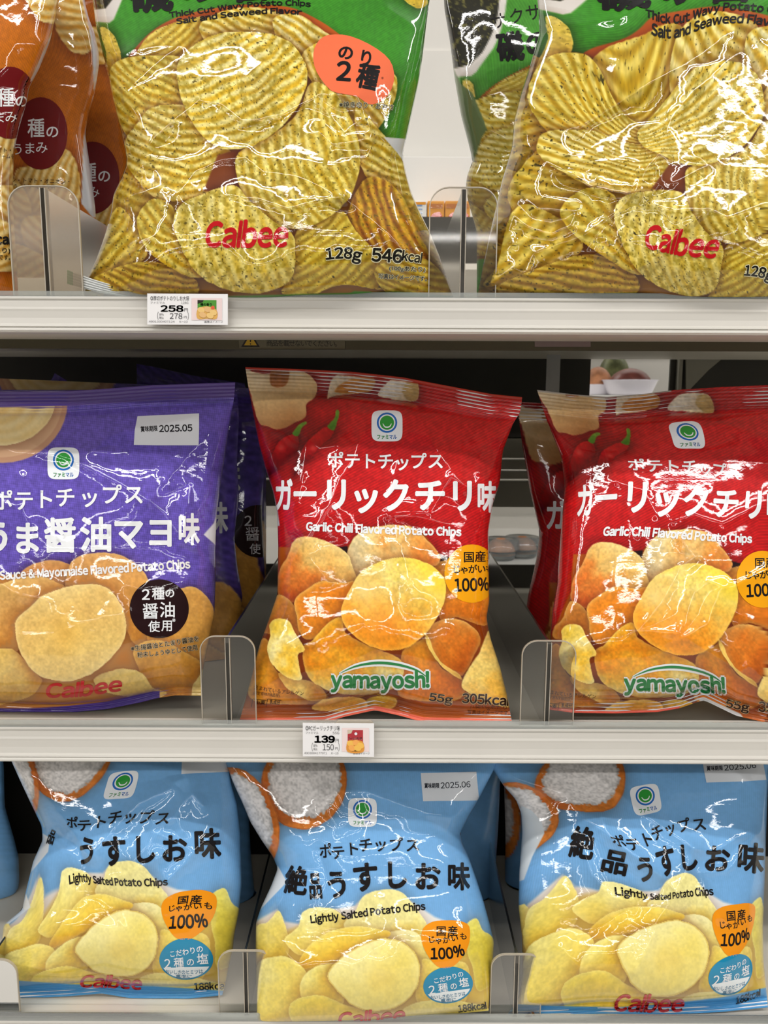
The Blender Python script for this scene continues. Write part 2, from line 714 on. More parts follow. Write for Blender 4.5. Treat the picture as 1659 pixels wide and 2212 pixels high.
class Bag:
    def __init__(s, L, R, T, B, Yb, Yt, D, creases=(), p2a=None, a2p=None, seal=(40, 30), seed=1, nf=8, fold=0.8, ax=0.34, dent=0.0045, shelf=None):
        s.L, s.R, s.T, s.B = curve1(L, 1), curve1(R, 1), curve1(T, 0), curve1(B, 0)
        s.TL, s.TR = (s.T[0][0], s.T[1][0]), (s.T[0][-1], s.T[1][-1])
        s.BL, s.BR = (s.B[0][0], s.B[1][0]), (s.B[0][-1], s.B[1][-1])
        s.Yb, s.Yt, s.D, s.seal, s.seed = Yb, Yt, D, seal, seed
        s.yt, s.yb = min(s.TL[1], s.TR[1]), max(s.BL[1], s.BR[1])
        s.creases, s.p2a, s.a2p = list(creases), p2a or Ident(), a2p or Ident()
        s.ax, s.dent = ax, dent
        s.zmin = SHELF_Z[shelf] + 0.0006 if shelf else -9
        if Yb is None:
            yb = max(p[1] for p in B)
            s.Yb = float(at_z(W / 2, yb, SHELF_Z[shelf] + 0.0008)[1])
        r = random.Random(seed)
        x0, x1 = min(p[0] for p in L), max(p[0] for p in R)
        w, hgt = x1 - x0, s.yb - s.yt
        s.folds = []
        for _ in range(nf):
            cx, cy = r.uniform(x0 + 0.05 * w, x1 - 0.05 * w), r.uniform(s.yt + 0.1 * hgt, s.yb - 0.08 * hgt)
            # folds fan out from the seals and pull in from the sides
            a = r.gauss(math.pi / 2, 0.55) if r.random() < 0.6 else r.uniform(0, math.pi)
            s.folds.append((cx, cy, math.cos(a), math.sin(a), r.uniform(45, 120), r.uniform(16, 34), r.choice((1, 1, -0.7)) * r.uniform(0.7, 1.7) * 1e-3 * fold))

    def st(s, x, y):
        l, rr = np.interp(y, *s.L), np.interp(y, *s.R)
        t0, b0 = np.interp(x, *s.T), np.interp(x, *s.B)
        return (x - l) / (rr - l), (y - t0) / (b0 - t0), t0, b0

    def clampx(s, x, y):
        t0, b0 = np.interp(x, *s.T), np.interp(x, *s.B)
        y = np.clip(y, t0 + 1, b0 - 1)
        l, rr = np.interp(y, *s.L), np.interp(y, *s.R)
        return np.clip(x, l + 1.0, rr - 1.0), y

    def pillow(s, x, y):
        S, T, t0, b0 = s.st(x, y)
        q = lambda u: np.sqrt(np.clip(1 - (1 - np.clip(u, 0, 1)) ** 2, 0, 1))
        hs = q(np.minimum(S, 1 - S) / s.ax)
        a, b = y - t0 - s.seal[0], b0 - s.seal[1] - y
        hgt = b0 - t0
        ht = q(a / (hgt * 0.42)) * q(b / (hgt * 0.22))
        return hs, ht, y - t0, b0 - y

    def relief(s, x, y):
        hs, ht, dt, db = s.pillow(x, y)
        h = s.D * hs * ht
        k = np.clip(ht * 1.6, 0, 1) * np.clip(hs * 1.3, 0, 1)
        h = h + k * s.dent * (fbm(x, y, 170, 2, s.seed) - 0.5) * 2
        h = h + k * 0.00025 * (fbm(x, y, 48, 2, s.seed + 5) - 0.5) * 2
        for cx, cy, c, q, R1, R2, amp in s.folds:
            i = np.nonzero((np.abs(x - cx) < R1 * 2.2) & (np.abs(y - cy) < R1 * 2.2))[0]
            if not len(i): continue
            u, v = (x[i] - cx) * c + (y[i] - cy) * q, -(x[i] - cx) * q + (y[i] - cy) * c
            v = v + 0.0016 * u * u + 1.5 * np.sin(u / 9.0 + cx)
            h[i] += k[i] * amp * np.exp(-(u / R1) ** 2 * 1.6) * np.exp(-np.sqrt(v * v + 10.0) / R2)
        for pts, amp, R2 in s.creases:
            P = np.asarray(pts, float)
            m = R2 * 4
            i = np.nonzero((x > P[:, 0].min() - m) & (x < P[:, 0].max() + m) & (y > P[:, 1].min() - m) & (y < P[:, 1].max() + m))[0]
            if not len(i): continue
            jx = (fbm(x[i], y[i], 22, 2, 71) - 0.5) * 3.5
            jy = (fbm(x[i], y[i], 22, 2, 83) - 0.5) * 3.5
            d = seg_dist(x[i] + jx, y[i] + jy, P)
            h[i] += np.clip(k[i] + 0.25, 0, 1) * amp * 1.6e-3 * np.exp(-np.sqrt(d * d + 12.0) / R2)
        # crimped seals
        for dd, sw in ((dt, s.seal[0]), (db, s.seal[1])):
            if sw > 0:
                i = np.nonzero(dd < sw)[0]
                env = smooth(sw, sw - 5, dd[i]) * smooth(0, 4, dd[i])
                h[i] += 0.00055 * env * np.sin(2 * math.pi * dd[i] / 7.5) + 0.0012 * (fbm(x[i], y[i], 60, 2, s.seed + 8) - 0.5)
        return h

    def surf(s, x, y, extra=0.0, back=False):
        x, y = np.asarray(x, float), np.asarray(y, float)
        f = (y - s.yb) / (s.yt - s.yb)
        Y0 = s.Yb + (s.Yt - s.Yb) * f
        if back:
            hs, ht, _, _ = s.pillow(x, y)
            P = at(x, y, Y0 + s.D * 0.85 * hs * ht + 0.0004)
        else:
            P = at(x, y, Y0 - s.relief(x, y) - extra)
        P[..., 2] = np.maximum(P[..., 2], s.zmin)
        return P

    def grid(s, step):
        def axis(a, b, lo, hi):
            n = 2000
            u = np.linspace(0, 1, n)
            p = a + (b - a) * u
            den = np.where((p > lo) & (p < hi), 1.0, 0.12)
            c = np.r_[0, np.cumsum((den[1:] + den[:-1]) / 2 * abs(b - a) / (n - 1))]
            m = max(4, int(c[-1] / step))
            return np.interp(np.linspace(0, c[-1], m + 1), c, u)
        l = min(s.L[1].min(), s.TL[0]); r = max(s.R[1].max(), s.TR[0])
        S, T = axis(l, r, -25, W + 25), axis(s.yt, s.yb, -25, H + 25)
        Sg, Tg = np.meshgrid(S, T)
        xt = s.TL[0] + (s.TR[0] - s.TL[0]) * Sg
        xb = s.BL[0] + (s.BR[0] - s.BL[0]) * Sg
        yl = s.TL[1] + (s.BL[1] - s.TL[1]) * Tg
        yr = s.TR[1] + (s.BR[1] - s.TR[1]) * Tg
        tx, ty = xt, np.interp(xt, *s.T)
        bx, by = xb, np.interp(xb, *s.B)
        lx, rx = np.interp(yl, *s.L), np.interp(yr, *s.R)
        # pin the curve ends on the corners
        X = (1 - Tg) * tx + Tg * bx + (1 - Sg) * lx + Sg * rx - ((1 - Sg) * (1 - Tg) * s.TL[0] + Sg * (1 - Tg) * s.TR[0] + (1 - Sg) * Tg * s.BL[0] + Sg * Tg * s.BR[0])
        Y = (1 - Tg) * ty + Tg * by + (1 - Sg) * yl + Sg * yr - ((1 - Sg) * (1 - Tg) * s.TL[1] + Sg * (1 - Tg) * s.TR[1] + (1 - Sg) * Tg * s.BL[1] + Sg * Tg * s.BR[1])
        return X, Y

    def build(s, name, art, label, group, step=1.8, over=(), backcol=(225, 225, 225), tone=1.14, cat="snack bag"):
        X, Y = s.grid(step)
        n, m = X.shape
        x, y = X.ravel(), Y.ravel()
        P = s.surf(x, y)
        ax, ay = s.p2a(x, y)
        c = art(ax, ay)
        pt = Paint(x, y, 0)
        pt.c = c
        for poly, col in over:
            pt.flat(np.asarray(poly, float), col, 2)
        c = np.clip(pt.c, 0, 255)
        c = 255 * (c / 255) ** tone
        base = P.reshape(n, m, 3)[-1, m // 2].copy()
        base[1] = s.Yb
        root = empty(name, base, label, cat, group)
        hs, ht, dt, db = s.pillow(x, y)
        rows_t = int((dt.reshape(n, m)[:, m // 2] < s.seal[0]).sum())
        rows_b = int((db.reshape(n, m)[:, m // 2] < s.seal[1]).sum())
        uv = np.stack([x, y], 1) / 100
        # normals of the whole front so that the panel and the seals join
        G = P.reshape(n, m, 3)
        N = np.cross(np.gradient(G, axis=0), np.gradient(G, axis=1))
        N /= np.linalg.norm(N, axis=2)[..., None] + 1e-12

        def part(nm, r0, r1, mat=None):
            if r1 - r0 < 1: return
            idx = np.arange(n * m).reshape(n, m)[r0:r1 + 1]
            k = idx.ravel()
            a = np.arange(len(k)).reshape(idx.shape)
            F = np.stack([a[:-1, :-1], a[1:, :-1], a[1:, 1:], a[:-1, 1:]], -1).reshape(-1, 4)
            mesh_obj(nm, P[k], F, FILM, root, True, c[k], uv[k])
        t1, b1 = max(rows_t, 0), n - 1 - max(rows_b, 0)
        if rows_t: part("top_seal", 0, t1)
        part("front_panel", t1, b1)
        if rows_b: part("bottom_seal", b1, n - 1)
        # back of the bag
        ri = np.unique(np.r_[np.arange(0, n, 6), n - 1])
        ci = np.unique(np.r_[0, 1, 2, np.arange(0, m, 6), m - 3, m - 2, m - 1])
        k = np.arange(n * m).reshape(n, m)[np.ix_(ri, ci)]
        kk = k.ravel()
        Pb = s.surf(x[kk], y[kk], back=True)
        a = np.arange(len(kk)).reshape(k.shape)
        F = np.stack([a[:-1, :-1], a[:-1, 1:], a[1:, 1:], a[1:, :-1]], -1).reshape(-1, 4)
        mesh_obj("back_panel", Pb, F, FILM, root, True, np.tile(np.asarray(backcol, float), (len(kk), 1)), uv[kk])
        s.root = root
        return root


FILM = film_material()
# ------------------------------------------------------------------ art: red garlic chili crisps
def K2(p): return zz(p, 500, 1120, 2.44)
def K1(p): return zz(p, 500, 680, 2.44)


OR, ORD, YL, CRM, BRN = (232, 142, 46), (205, 108, 28), (246, 200, 62), (243, 222, 160), (196, 112, 40)


def art_red(x, y):
    p = Paint(x, y, (200, 36, 38))
    p.weave(np.ones_like(x), 0.17, 5.6, 62)
    # garlic bulb and cloves, chillies
    p.chip(K1([(60, 270), (110, 300), (210, 310), (300, 290), (400, 310), (450, 370), (440, 430), (395, 470), (390, 540), (330, 570), (250, 605), (190, 590), (140, 560), (100, 420)]),
           [(232, 220, 196), (220, 190, 142), (190, 136, 84)], 80, grain=0.1, mott=0.25, mscale=40, rima=0.1, under=0.5, underw=16)
    p.chip(K1([(215, 285), (300, 285), (300, 350), (270, 380), (205, 370)]), [(150, 92, 40), (178, 116, 60)], 80, rima=0, under=0.1)
    p.chip(K1([(505, 440), (515, 380), (545, 320), (620, 310), (700, 310), (755, 340), (740, 390), (690, 410), (600, 420), (530, 430)]),
           [(232, 222, 200), (226, 206, 170)], 60, rima=0.1)
    p.chip(K1([(550, 410), (570, 370), (640, 335), (750, 335), (745, 390), (690, 410)]), [(200, 140, 62), (178, 118, 46)], 80, rima=0.1, under=0.15, ridge=(-12, 15, 4, (170, 108, 40), (208, 150, 74)))
    p.chip(K1([(770, 420), (800, 380), (850, 340), (930, 335), (980, 355), (985, 430), (960, 455), (880, 450), (800, 435)]),
           [(236, 230, 214), (216, 196, 154)], 40, rima=0.1)
    p.chip(K1([(900, 400), (940, 345), (985, 370), (980, 440), (930, 450)]), [(206, 182, 130), (190, 160, 104)], 60, rima=0, under=0.1)
    for q, hx in (([(345, 635), (355, 670), (340, 720), (300, 760), (250, 810), (195, 850), (200, 780), (220, 720), (260, 660), (310, 632)], 262),
                  ([(540, 605), (520, 650), (470, 690), (420, 750), (350, 820), (330, 850), (350, 770), (385, 690), (440, 630), (500, 590)], 430)):
        p.chip(K1(q), [(208, 30, 30), (168, 8, 14), (96, 4, 10)], 65, mott=0.2, rima=0.0, under=0.55, underw=12,
               hi=[(500 + hx / 2.44, 680 + 700 / 2.44, 8, (240, 130, 110), 0.5)])
    for q in ([(345, 640), (320, 628), (338, 600), (355, 578), (392, 560), (398, 575), (372, 595), (360, 625)], [(540, 610), (505, 590), (520, 570), (545, 540), (552, 505), (568, 510), (560, 560)]):
        p.chip(K1(q), [(116, 158, 48), (70, 118, 24)], 90, rima=0.15, under=0.2)
    # chips
    base = K2([(240, 150), (600, 160), (700, 40), (1000, 60), (1110, 200), (1360, 240), (1500, 1200), (0, 1200), (100, 700), (240, 350)])
    p.flat(base, (206, 116, 30), 3)
    p.flat(K2([(560, 150), (612, 146), (612, 200), (560, 200)]), (62, 14, 16), 2)
    p.flat(K2([(1090, 190), (1150, 205), (1120, 240), (1060, 230)]), (62, 14, 16), 2)
    R1, kw = (255, 226, 130), dict(mott=0.42, mscale=22)
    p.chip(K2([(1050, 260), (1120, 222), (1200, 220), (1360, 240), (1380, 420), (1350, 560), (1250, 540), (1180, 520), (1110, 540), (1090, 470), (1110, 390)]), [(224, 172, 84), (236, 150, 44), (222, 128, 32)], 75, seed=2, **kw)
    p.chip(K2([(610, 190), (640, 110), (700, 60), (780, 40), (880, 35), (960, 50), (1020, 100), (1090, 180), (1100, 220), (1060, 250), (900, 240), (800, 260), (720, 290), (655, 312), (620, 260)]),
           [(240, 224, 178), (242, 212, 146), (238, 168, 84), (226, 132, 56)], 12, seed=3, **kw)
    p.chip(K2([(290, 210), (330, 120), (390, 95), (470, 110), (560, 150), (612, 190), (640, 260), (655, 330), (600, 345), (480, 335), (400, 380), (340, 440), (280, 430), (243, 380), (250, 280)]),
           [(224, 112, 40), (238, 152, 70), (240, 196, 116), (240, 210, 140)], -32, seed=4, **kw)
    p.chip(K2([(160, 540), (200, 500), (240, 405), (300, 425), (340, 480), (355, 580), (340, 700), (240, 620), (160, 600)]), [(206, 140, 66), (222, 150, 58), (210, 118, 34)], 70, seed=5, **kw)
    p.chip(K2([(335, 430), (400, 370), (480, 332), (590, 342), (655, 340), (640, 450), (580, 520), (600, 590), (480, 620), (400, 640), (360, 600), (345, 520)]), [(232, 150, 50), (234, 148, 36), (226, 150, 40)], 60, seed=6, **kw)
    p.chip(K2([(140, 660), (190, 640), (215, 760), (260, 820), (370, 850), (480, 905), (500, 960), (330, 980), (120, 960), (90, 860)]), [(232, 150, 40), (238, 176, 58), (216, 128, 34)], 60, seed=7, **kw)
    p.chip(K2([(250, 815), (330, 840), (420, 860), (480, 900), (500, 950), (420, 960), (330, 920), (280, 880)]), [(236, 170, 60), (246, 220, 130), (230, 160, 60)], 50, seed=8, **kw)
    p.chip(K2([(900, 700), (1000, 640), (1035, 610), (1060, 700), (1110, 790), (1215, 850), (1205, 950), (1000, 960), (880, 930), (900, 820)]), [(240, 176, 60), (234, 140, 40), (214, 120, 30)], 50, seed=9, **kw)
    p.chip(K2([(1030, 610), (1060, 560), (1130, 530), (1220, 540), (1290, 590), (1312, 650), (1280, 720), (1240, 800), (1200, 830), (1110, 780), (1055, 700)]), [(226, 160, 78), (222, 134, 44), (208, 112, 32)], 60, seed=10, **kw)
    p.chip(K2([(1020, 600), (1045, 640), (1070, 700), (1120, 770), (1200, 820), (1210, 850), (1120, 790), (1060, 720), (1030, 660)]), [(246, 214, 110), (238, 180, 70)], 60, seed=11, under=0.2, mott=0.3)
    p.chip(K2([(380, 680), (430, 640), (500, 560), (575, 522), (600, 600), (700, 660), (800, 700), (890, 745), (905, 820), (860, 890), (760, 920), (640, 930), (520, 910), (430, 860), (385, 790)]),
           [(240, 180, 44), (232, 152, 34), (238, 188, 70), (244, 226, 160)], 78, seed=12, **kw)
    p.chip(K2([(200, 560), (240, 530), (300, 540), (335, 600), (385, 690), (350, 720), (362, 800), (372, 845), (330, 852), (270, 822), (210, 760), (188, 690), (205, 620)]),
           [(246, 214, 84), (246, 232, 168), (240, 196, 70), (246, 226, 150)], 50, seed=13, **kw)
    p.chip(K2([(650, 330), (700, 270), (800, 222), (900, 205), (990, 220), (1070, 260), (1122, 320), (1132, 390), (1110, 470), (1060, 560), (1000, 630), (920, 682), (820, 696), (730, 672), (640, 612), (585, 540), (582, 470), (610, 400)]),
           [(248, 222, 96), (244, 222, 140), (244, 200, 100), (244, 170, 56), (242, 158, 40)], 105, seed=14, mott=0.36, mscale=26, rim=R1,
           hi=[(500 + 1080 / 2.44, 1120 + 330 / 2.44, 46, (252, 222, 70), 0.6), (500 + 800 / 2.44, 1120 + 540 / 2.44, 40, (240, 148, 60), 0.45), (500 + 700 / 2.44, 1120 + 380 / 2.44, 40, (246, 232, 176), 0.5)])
    p.chip(K2([(1230, 830), (1260, 780), (1310, 700), (1360, 590), (1410, 680), (1450, 900), (1470, 990), (1380, 980), (1280, 935), (1215, 890)]), [(240, 200, 110), (242, 214, 130), (238, 180, 70)], 70, seed=15, **kw)
    p.chip(K2([(720, 950), (790, 935), (870, 950), (850, 1000), (740, 1010), (700, 980)]), [(226, 186, 60), (206, 140, 34)], 70, seed=16, **kw)
    p.chip(K2([(440, 1010), (470, 960), (600, 940), (700, 955), (690, 1010)]), [(238, 190, 90), (214, 140, 50)], 70, seed=17, **kw)
    # seals: salmon edge
    e = smooth(1535, 1552, y + 0.0 * x)
    p.c = p.c * (1 - 0.0 * e[:, None])
    return p.c


def logo_badge(q, cx, cy, k=1.0):
    """white rounded square, blue ring, green smiling disc and its caption; k scales it"""
    a = np.linspace(0, 2 * math.pi, 40, endpoint=False)
    f = lambda t: np.sign(t) * np.abs(t) ** 0.42
    q.poly(np.stack([cx + 33.5 * k * f(np.cos(a)), cy + 33.5 * k * f(np.sin(a))], 1), (236, 240, 244), 1)
    q.poly(ell(cx, cy - 7 * k, 22 * k, 22 * k, n=32), (28, 104, 190), 2)
    q.poly(ell(cx, cy - 7 * k, 18 * k, 18 * k, n=32), (236, 240, 244), 3)
    q.poly(ell(cx, cy - 7 * k, 15.3 * k, 15.3 * k, n=32), (44, 152, 56), 4)
    q.band([(cx - 9 * k, cy - 5 * k), (cx - 5 * k, cy + 1.5 * k), (cx + 1 * k, cy + 2.8 * k), (cx + 6.5 * k, cy + 0.5 * k), (cx + 9.5 * k, cy - 5 * k)], [1.2 * k, 2.6 * k, 2.8 * k, 2.6 * k, 1.2 * k], (236, 240, 244), 5)
    q.txt("ファミ", [(cx - 21 * k, cy + 23.5 * k), (cx + 3 * k, cy + 23.5 * k)], 10 * k, (36, 140, 60), 0.03, 2)
    q.txt("マル", [(cx + 5 * k, cy + 23.5 * k), (cx + 21 * k, cy + 23.5 * k)], 10 * k, (28, 104, 190), 0.03, 2)


WH, BK = (238, 240, 242), (22, 18, 18)


def print_red(bag):
    r = bag.root
    q = Print(bag); logo_badge(q, 836, 920); q.build("logo_badge", r)
    q = Print(bag)
    q.chars("ポテトチップス", [(725, 994), (761, 995), (797, 996), (833, 996), (869, 999), (903, 996), (941, 996)], 37, WH, 0.03)
    q.chars("ガーリックチリ味", [(613, 1069), (659, 1067), (727, 1067), (790, 1073), (856, 1070), (929, 1069), (999, 1070), (1052, 1073)],
            [(40, 74), (58, 70), (66, 76), (70, 74), (66, 76), (72, 74), (66, 76), (44, 70)], WH, 0.045)
    q.txt("Garlic Chili Flavored Potato Chips", [(662, 1137), (830, 1144), (996, 1149)], 17, WH, 0.035)
    q.build("lettering", r)
    q = Print(bag)
    q.poly(ell(1019, 1239, 59, 63, n=40), (248, 168, 8), 1)
    q.chars("国産", [(1013, 1203), (1038, 1202)], 25, BK, 0.03)
    q.chars("じゃがいも", [(986, 1229), (1003, 1230), (1021, 1229), (1040, 1229), (1058, 1229)], 20, BK, 0.03)
    q.txt("100%", [(982, 1264), (1056, 1262)], 26, BK, 0.02)
    q.build("origin_badge", r)
    q = Print(bag)
    G = (10, 128, 58)
    arc = [(733, 1455), (770, 1439), (815, 1432), (860, 1436), (900, 1448), (924, 1464)]
    q.band(arc, [4, 12, 15, 15, 12, 5], WH, 1)
    q.band(arc, [0.5, 4, 6, 5.5, 4, 1], G, 3)
    w = [(716, 1468), (820, 1470), (926, 1468)]
    q.txt("yamayosh!", w, 32, WH, 0.115, 2)
    q.txt("yamayosh!", w, 32, G, 0.03, 4)
    q.build("maker_logo", r)
    q = Print(bag)
    dk = (52, 26, 14)
    q.txt("含まれているアレルゲン", [(549, 1484), (600, 1493), (656, 1498)], 10, dk, 0.01)
    q.txt("(特定原材料8品目)", [(547, 1496), (604, 1503)], 8, dk, 0.01)
    for bx, t in ((561, "小麦"), (593, "乳成分")):
        q.band([(bx - 15, 1510), (bx + 15, 1513)], [1, 1], dk)
        q.band([(bx - 15, 1510), (bx - 18, 1527)], [1, 1], dk)
        q.txt(t, [(bx - 10, 1516), (bx + 12, 1518)], 9, dk, 0.015)
    q.build("allergen_lettering", r)
    q = Print(bag)
    for o, c, l in ((0.05, (240, 214, 160), 2), (0.022, dk, 3)):
        q.txt("55g", [(928, 1505), (977, 1512)], 16, c, o, l)
        q.txt("305kcal", [(999, 1508), (1098, 1514)], 20, c, o, l)
    q.txt("(1袋55gあたり)", [(1016, 1527), (1101, 1529)], 9, dk, 0.01)
    q.txt("写真はイメージです。", [(1010, 1538), (1101, 1540)], 9, dk, 0.01)
    q.build("weight_lettering", r)


RED_LM_C = [(836, 920), (708, 997), (957, 996), (607, 1070), (1000, 1070), (662, 1138), (995, 1150), (855, 1300), (1010, 1240), (822, 1468), (610, 1390), (1050, 1510), (600, 850), (625, 950), (712, 915), (570, 1520), (530, 795), (790, 820), (1080, 1340)]
RED_LM_R = [(1489, 938), (1357, 1004), (1597, 1022), (1260, 1082), (1628, 1088), (1304, 1149), (1623, 1165), (1485, 1315), (1640, 1252), (1460, 1476), (1240, 1400), (1690, 1530), (1240, 868), (1265, 962), (1345, 952), (1200, 1528), (1162, 843), (1400, 858), (1712, 1350)]


def build_red():
    lip = (246, 130, 106)
    A = Bag(L=[(530, 793), (537, 840), (548, 900), (560, 960), (573, 1010), (590, 1062), (599, 1110), (601, 1180), (599, 1284), (580, 1340), (561, 1392), (545, 1455), (525, 1530), (515, 1565)],
            R=[(1128, 858), (1124, 890), (1108, 915), (1086, 975), (1080, 1040), (1064, 1090), (1055, 1150), (1056, 1250), (1057, 1300), (1051, 1335), (1060, 1380), (1080, 1440), (1095, 1500), (1107, 1566)],
            T=[(530, 793), (640, 797), (760, 803), (870, 815), (970, 834), (1060, 851), (1128, 858)],
            B=[(515, 1565), (700, 1561), (745, 1548), (810, 1534), (860, 1545), (915, 1560), (1000, 1564), (1107, 1566)],
            Yb=None, Yt=0.590, shelf='mid', D=0.034, seal=(52, 34), seed=3,
            creases=[([(775, 896), (905, 893), (935, 960), (960, 990), (1000, 1050), (1048, 1115)], 2.2, 26),
                     ([(905, 893), (868, 960), (852, 1040), (835, 1105), (925, 1107), (975, 1030), (1005, 1050)], 1.8, 18),
                     ([(790, 930), (775, 960), (768, 985), (738, 1030), (715, 1090), (690, 1130), (660, 1165)], 2.4, 24),
                     ([(665, 945), (658, 1010), (640, 1085)], 1.3, 15), ([(665, 945), (690, 968), (725, 960), (765, 895)], 1.2, 15),
                     ([(840, 1115), (900, 1118), (960, 1130)], 1.0, 14), ([(660, 1165), (620, 1230), (600, 1280)], 1.6, 18),
                     ([(848, 1130), (870, 1190), (885, 1250)], 1.1, 14), ([(1010, 945), (1055, 920), (1085, 955)], 1.5, 18), ([(1040, 960), (1035, 1020)], 1.0, 12)])
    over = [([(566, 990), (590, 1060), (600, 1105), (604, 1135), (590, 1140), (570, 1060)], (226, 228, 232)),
            ([(515, 1568), (518, 1552), (700, 1549), (745, 1538), (810, 1524), (860, 1535), (915, 1549), (1107, 1554), (1107, 1570), (915, 1570), (810, 1550), (700, 1570)], lip),
            ([(528, 790), (640, 795), (870, 812), (1060, 848), (1130, 855), (1130, 865), (1060, 858), (870, 823), (640, 801), (528, 798)], (196, 62, 36)),
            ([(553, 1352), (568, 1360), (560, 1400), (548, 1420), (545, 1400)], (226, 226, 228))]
    A.build("crisp_bag", art_red, "red garlic chili crisp bag standing whole in the middle above the 139 yen price tag", "red garlic chili crisp bags", over=over, tone=1.22)
    print_red(A)
    B = Bag(L=[(1160, 842), (1180, 905), (1198, 950), (1212, 985), (1220, 1050), (1214, 1120), (1208, 1200), (1203, 1264), (1193, 1322), (1187, 1400), (1183, 1450), (1179, 1532)],
            R=[(1776, 834), (1768, 900), (1740, 990), (1716, 1090), (1705, 1200), (1706, 1320), (1724, 1440), (1750, 1566)],
            T=[(1160, 842), (1240, 852), (1310, 857), (1390, 851), (1450, 843), (1560, 836), (1659, 832), (1776, 834)],
            B=[(1179, 1532), (1240, 1540), (1330, 1541), (1420, 1538), (1468, 1530), (1520, 1512), (1590, 1546), (1659, 1562), (1750, 1566)],
            Yb=None, Yt=0.595, shelf='mid', D=0.035, seal=(50, 30), seed=9, dent=0.0015, nf=0, p2a=TPS(RED_LM_R, RED_LM_C), a2p=TPS(RED_LM_C, RED_LM_R),
            creases=[([(1303, 968), (1330, 972), (1400, 940), (1545, 915), (1660, 945)], 1.4, 24), ([(1380, 985), (1460, 945), (1545, 915), (1600, 925), (1665, 955)], 1.0, 18),
                     ([(1303, 968), (1322, 1020), (1345, 1060), (1358, 1110), (1375, 1150)], 1.6, 16), ([(1335, 1040), (1390, 1060), (1415, 1110)], 1.2, 14),
                     ([(1470, 1115), (1470, 1160), (1500, 1200), (1470, 1225), (1430, 1300), (1380, 1362), (1470, 1370), (1600, 1452), (1615, 1440)], 1.9, 20),
                     ([(1430, 1165), (1415, 1280), (1400, 1340)], 0.8, 14), ([(1470, 1366), (1500, 1280), (1530, 1255), (1562, 1266), (1540, 1310), (1530, 1345), (1475, 1378)], 1.8, 18),
                     ([(1562, 1270), (1585, 1320), (1625, 1340)], 1.2, 12), ([(1455, 1125), (1500, 1110), (1560, 1130), (1660, 1080)], 1.6, 20), ([(1590, 1265), (1620, 1250), (1659, 1230)], 1.6, 16)])
    over = [([(1179, 1536), (1179, 1526), (1240, 1533), (1330, 1535), (1420, 1533), (1468, 1524), (1468, 1536), (1420, 1545), (1330, 1550), (1240, 1548)], (226, 104, 84)),
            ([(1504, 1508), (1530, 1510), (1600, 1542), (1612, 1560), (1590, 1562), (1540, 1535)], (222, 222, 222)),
            ([(1158, 840), (1310, 854), (1450, 841), (1450, 846), (1310, 861), (1158, 846)], (180, 176, 170))]
    B.build("crisp_bag", art_red, "red garlic chili crisp bag cut by the picture's edge, beside the clear divider tab", "red garlic chili crisp bags", over=over, tone=1.22)
    print_red(B)
    # the one standing behind it
    S = Shift((1118, 870), (530, 793), 1.0)
    Si = Shift((530, 793), (1118, 870), 1.0)
    C = Bag(L=[(1116, 868), (1128, 960), (1145, 1060), (1166, 1150), (1160, 1200), (1140, 1290), (1128, 1390), (1122, 1440), (1124, 1500)],
            R=[(1640, 880), (1620, 1000), (1600, 1200), (1620, 1500)], T=[(1116, 868), (1240, 875), (1640, 880)], B=[(1124, 1500), (1300, 1505), (1620, 1500)],
            Yb=0.66, Yt=0.68, D=0.026, shelf='mid', seal=(45, 25), seed=21, p2a=S, a2p=Si)
    C.build("crisp_bag", art_red, "shaded red garlic chili crisp bag, mostly hidden behind another red bag by the divider", "red garlic chili crisp bags", step=3.5)
    q = Print(C)
    q.chars("ガー", [(613, 1035), (659, 1030)], [(46, 70), (52, 66)], WH, 0.04)
    q.build("lettering", C.root)
# ------------------------------------------------------------------ art: blue lightly salted crisps
def Kb(p): return zz(p, 480, 1620, 2.44)


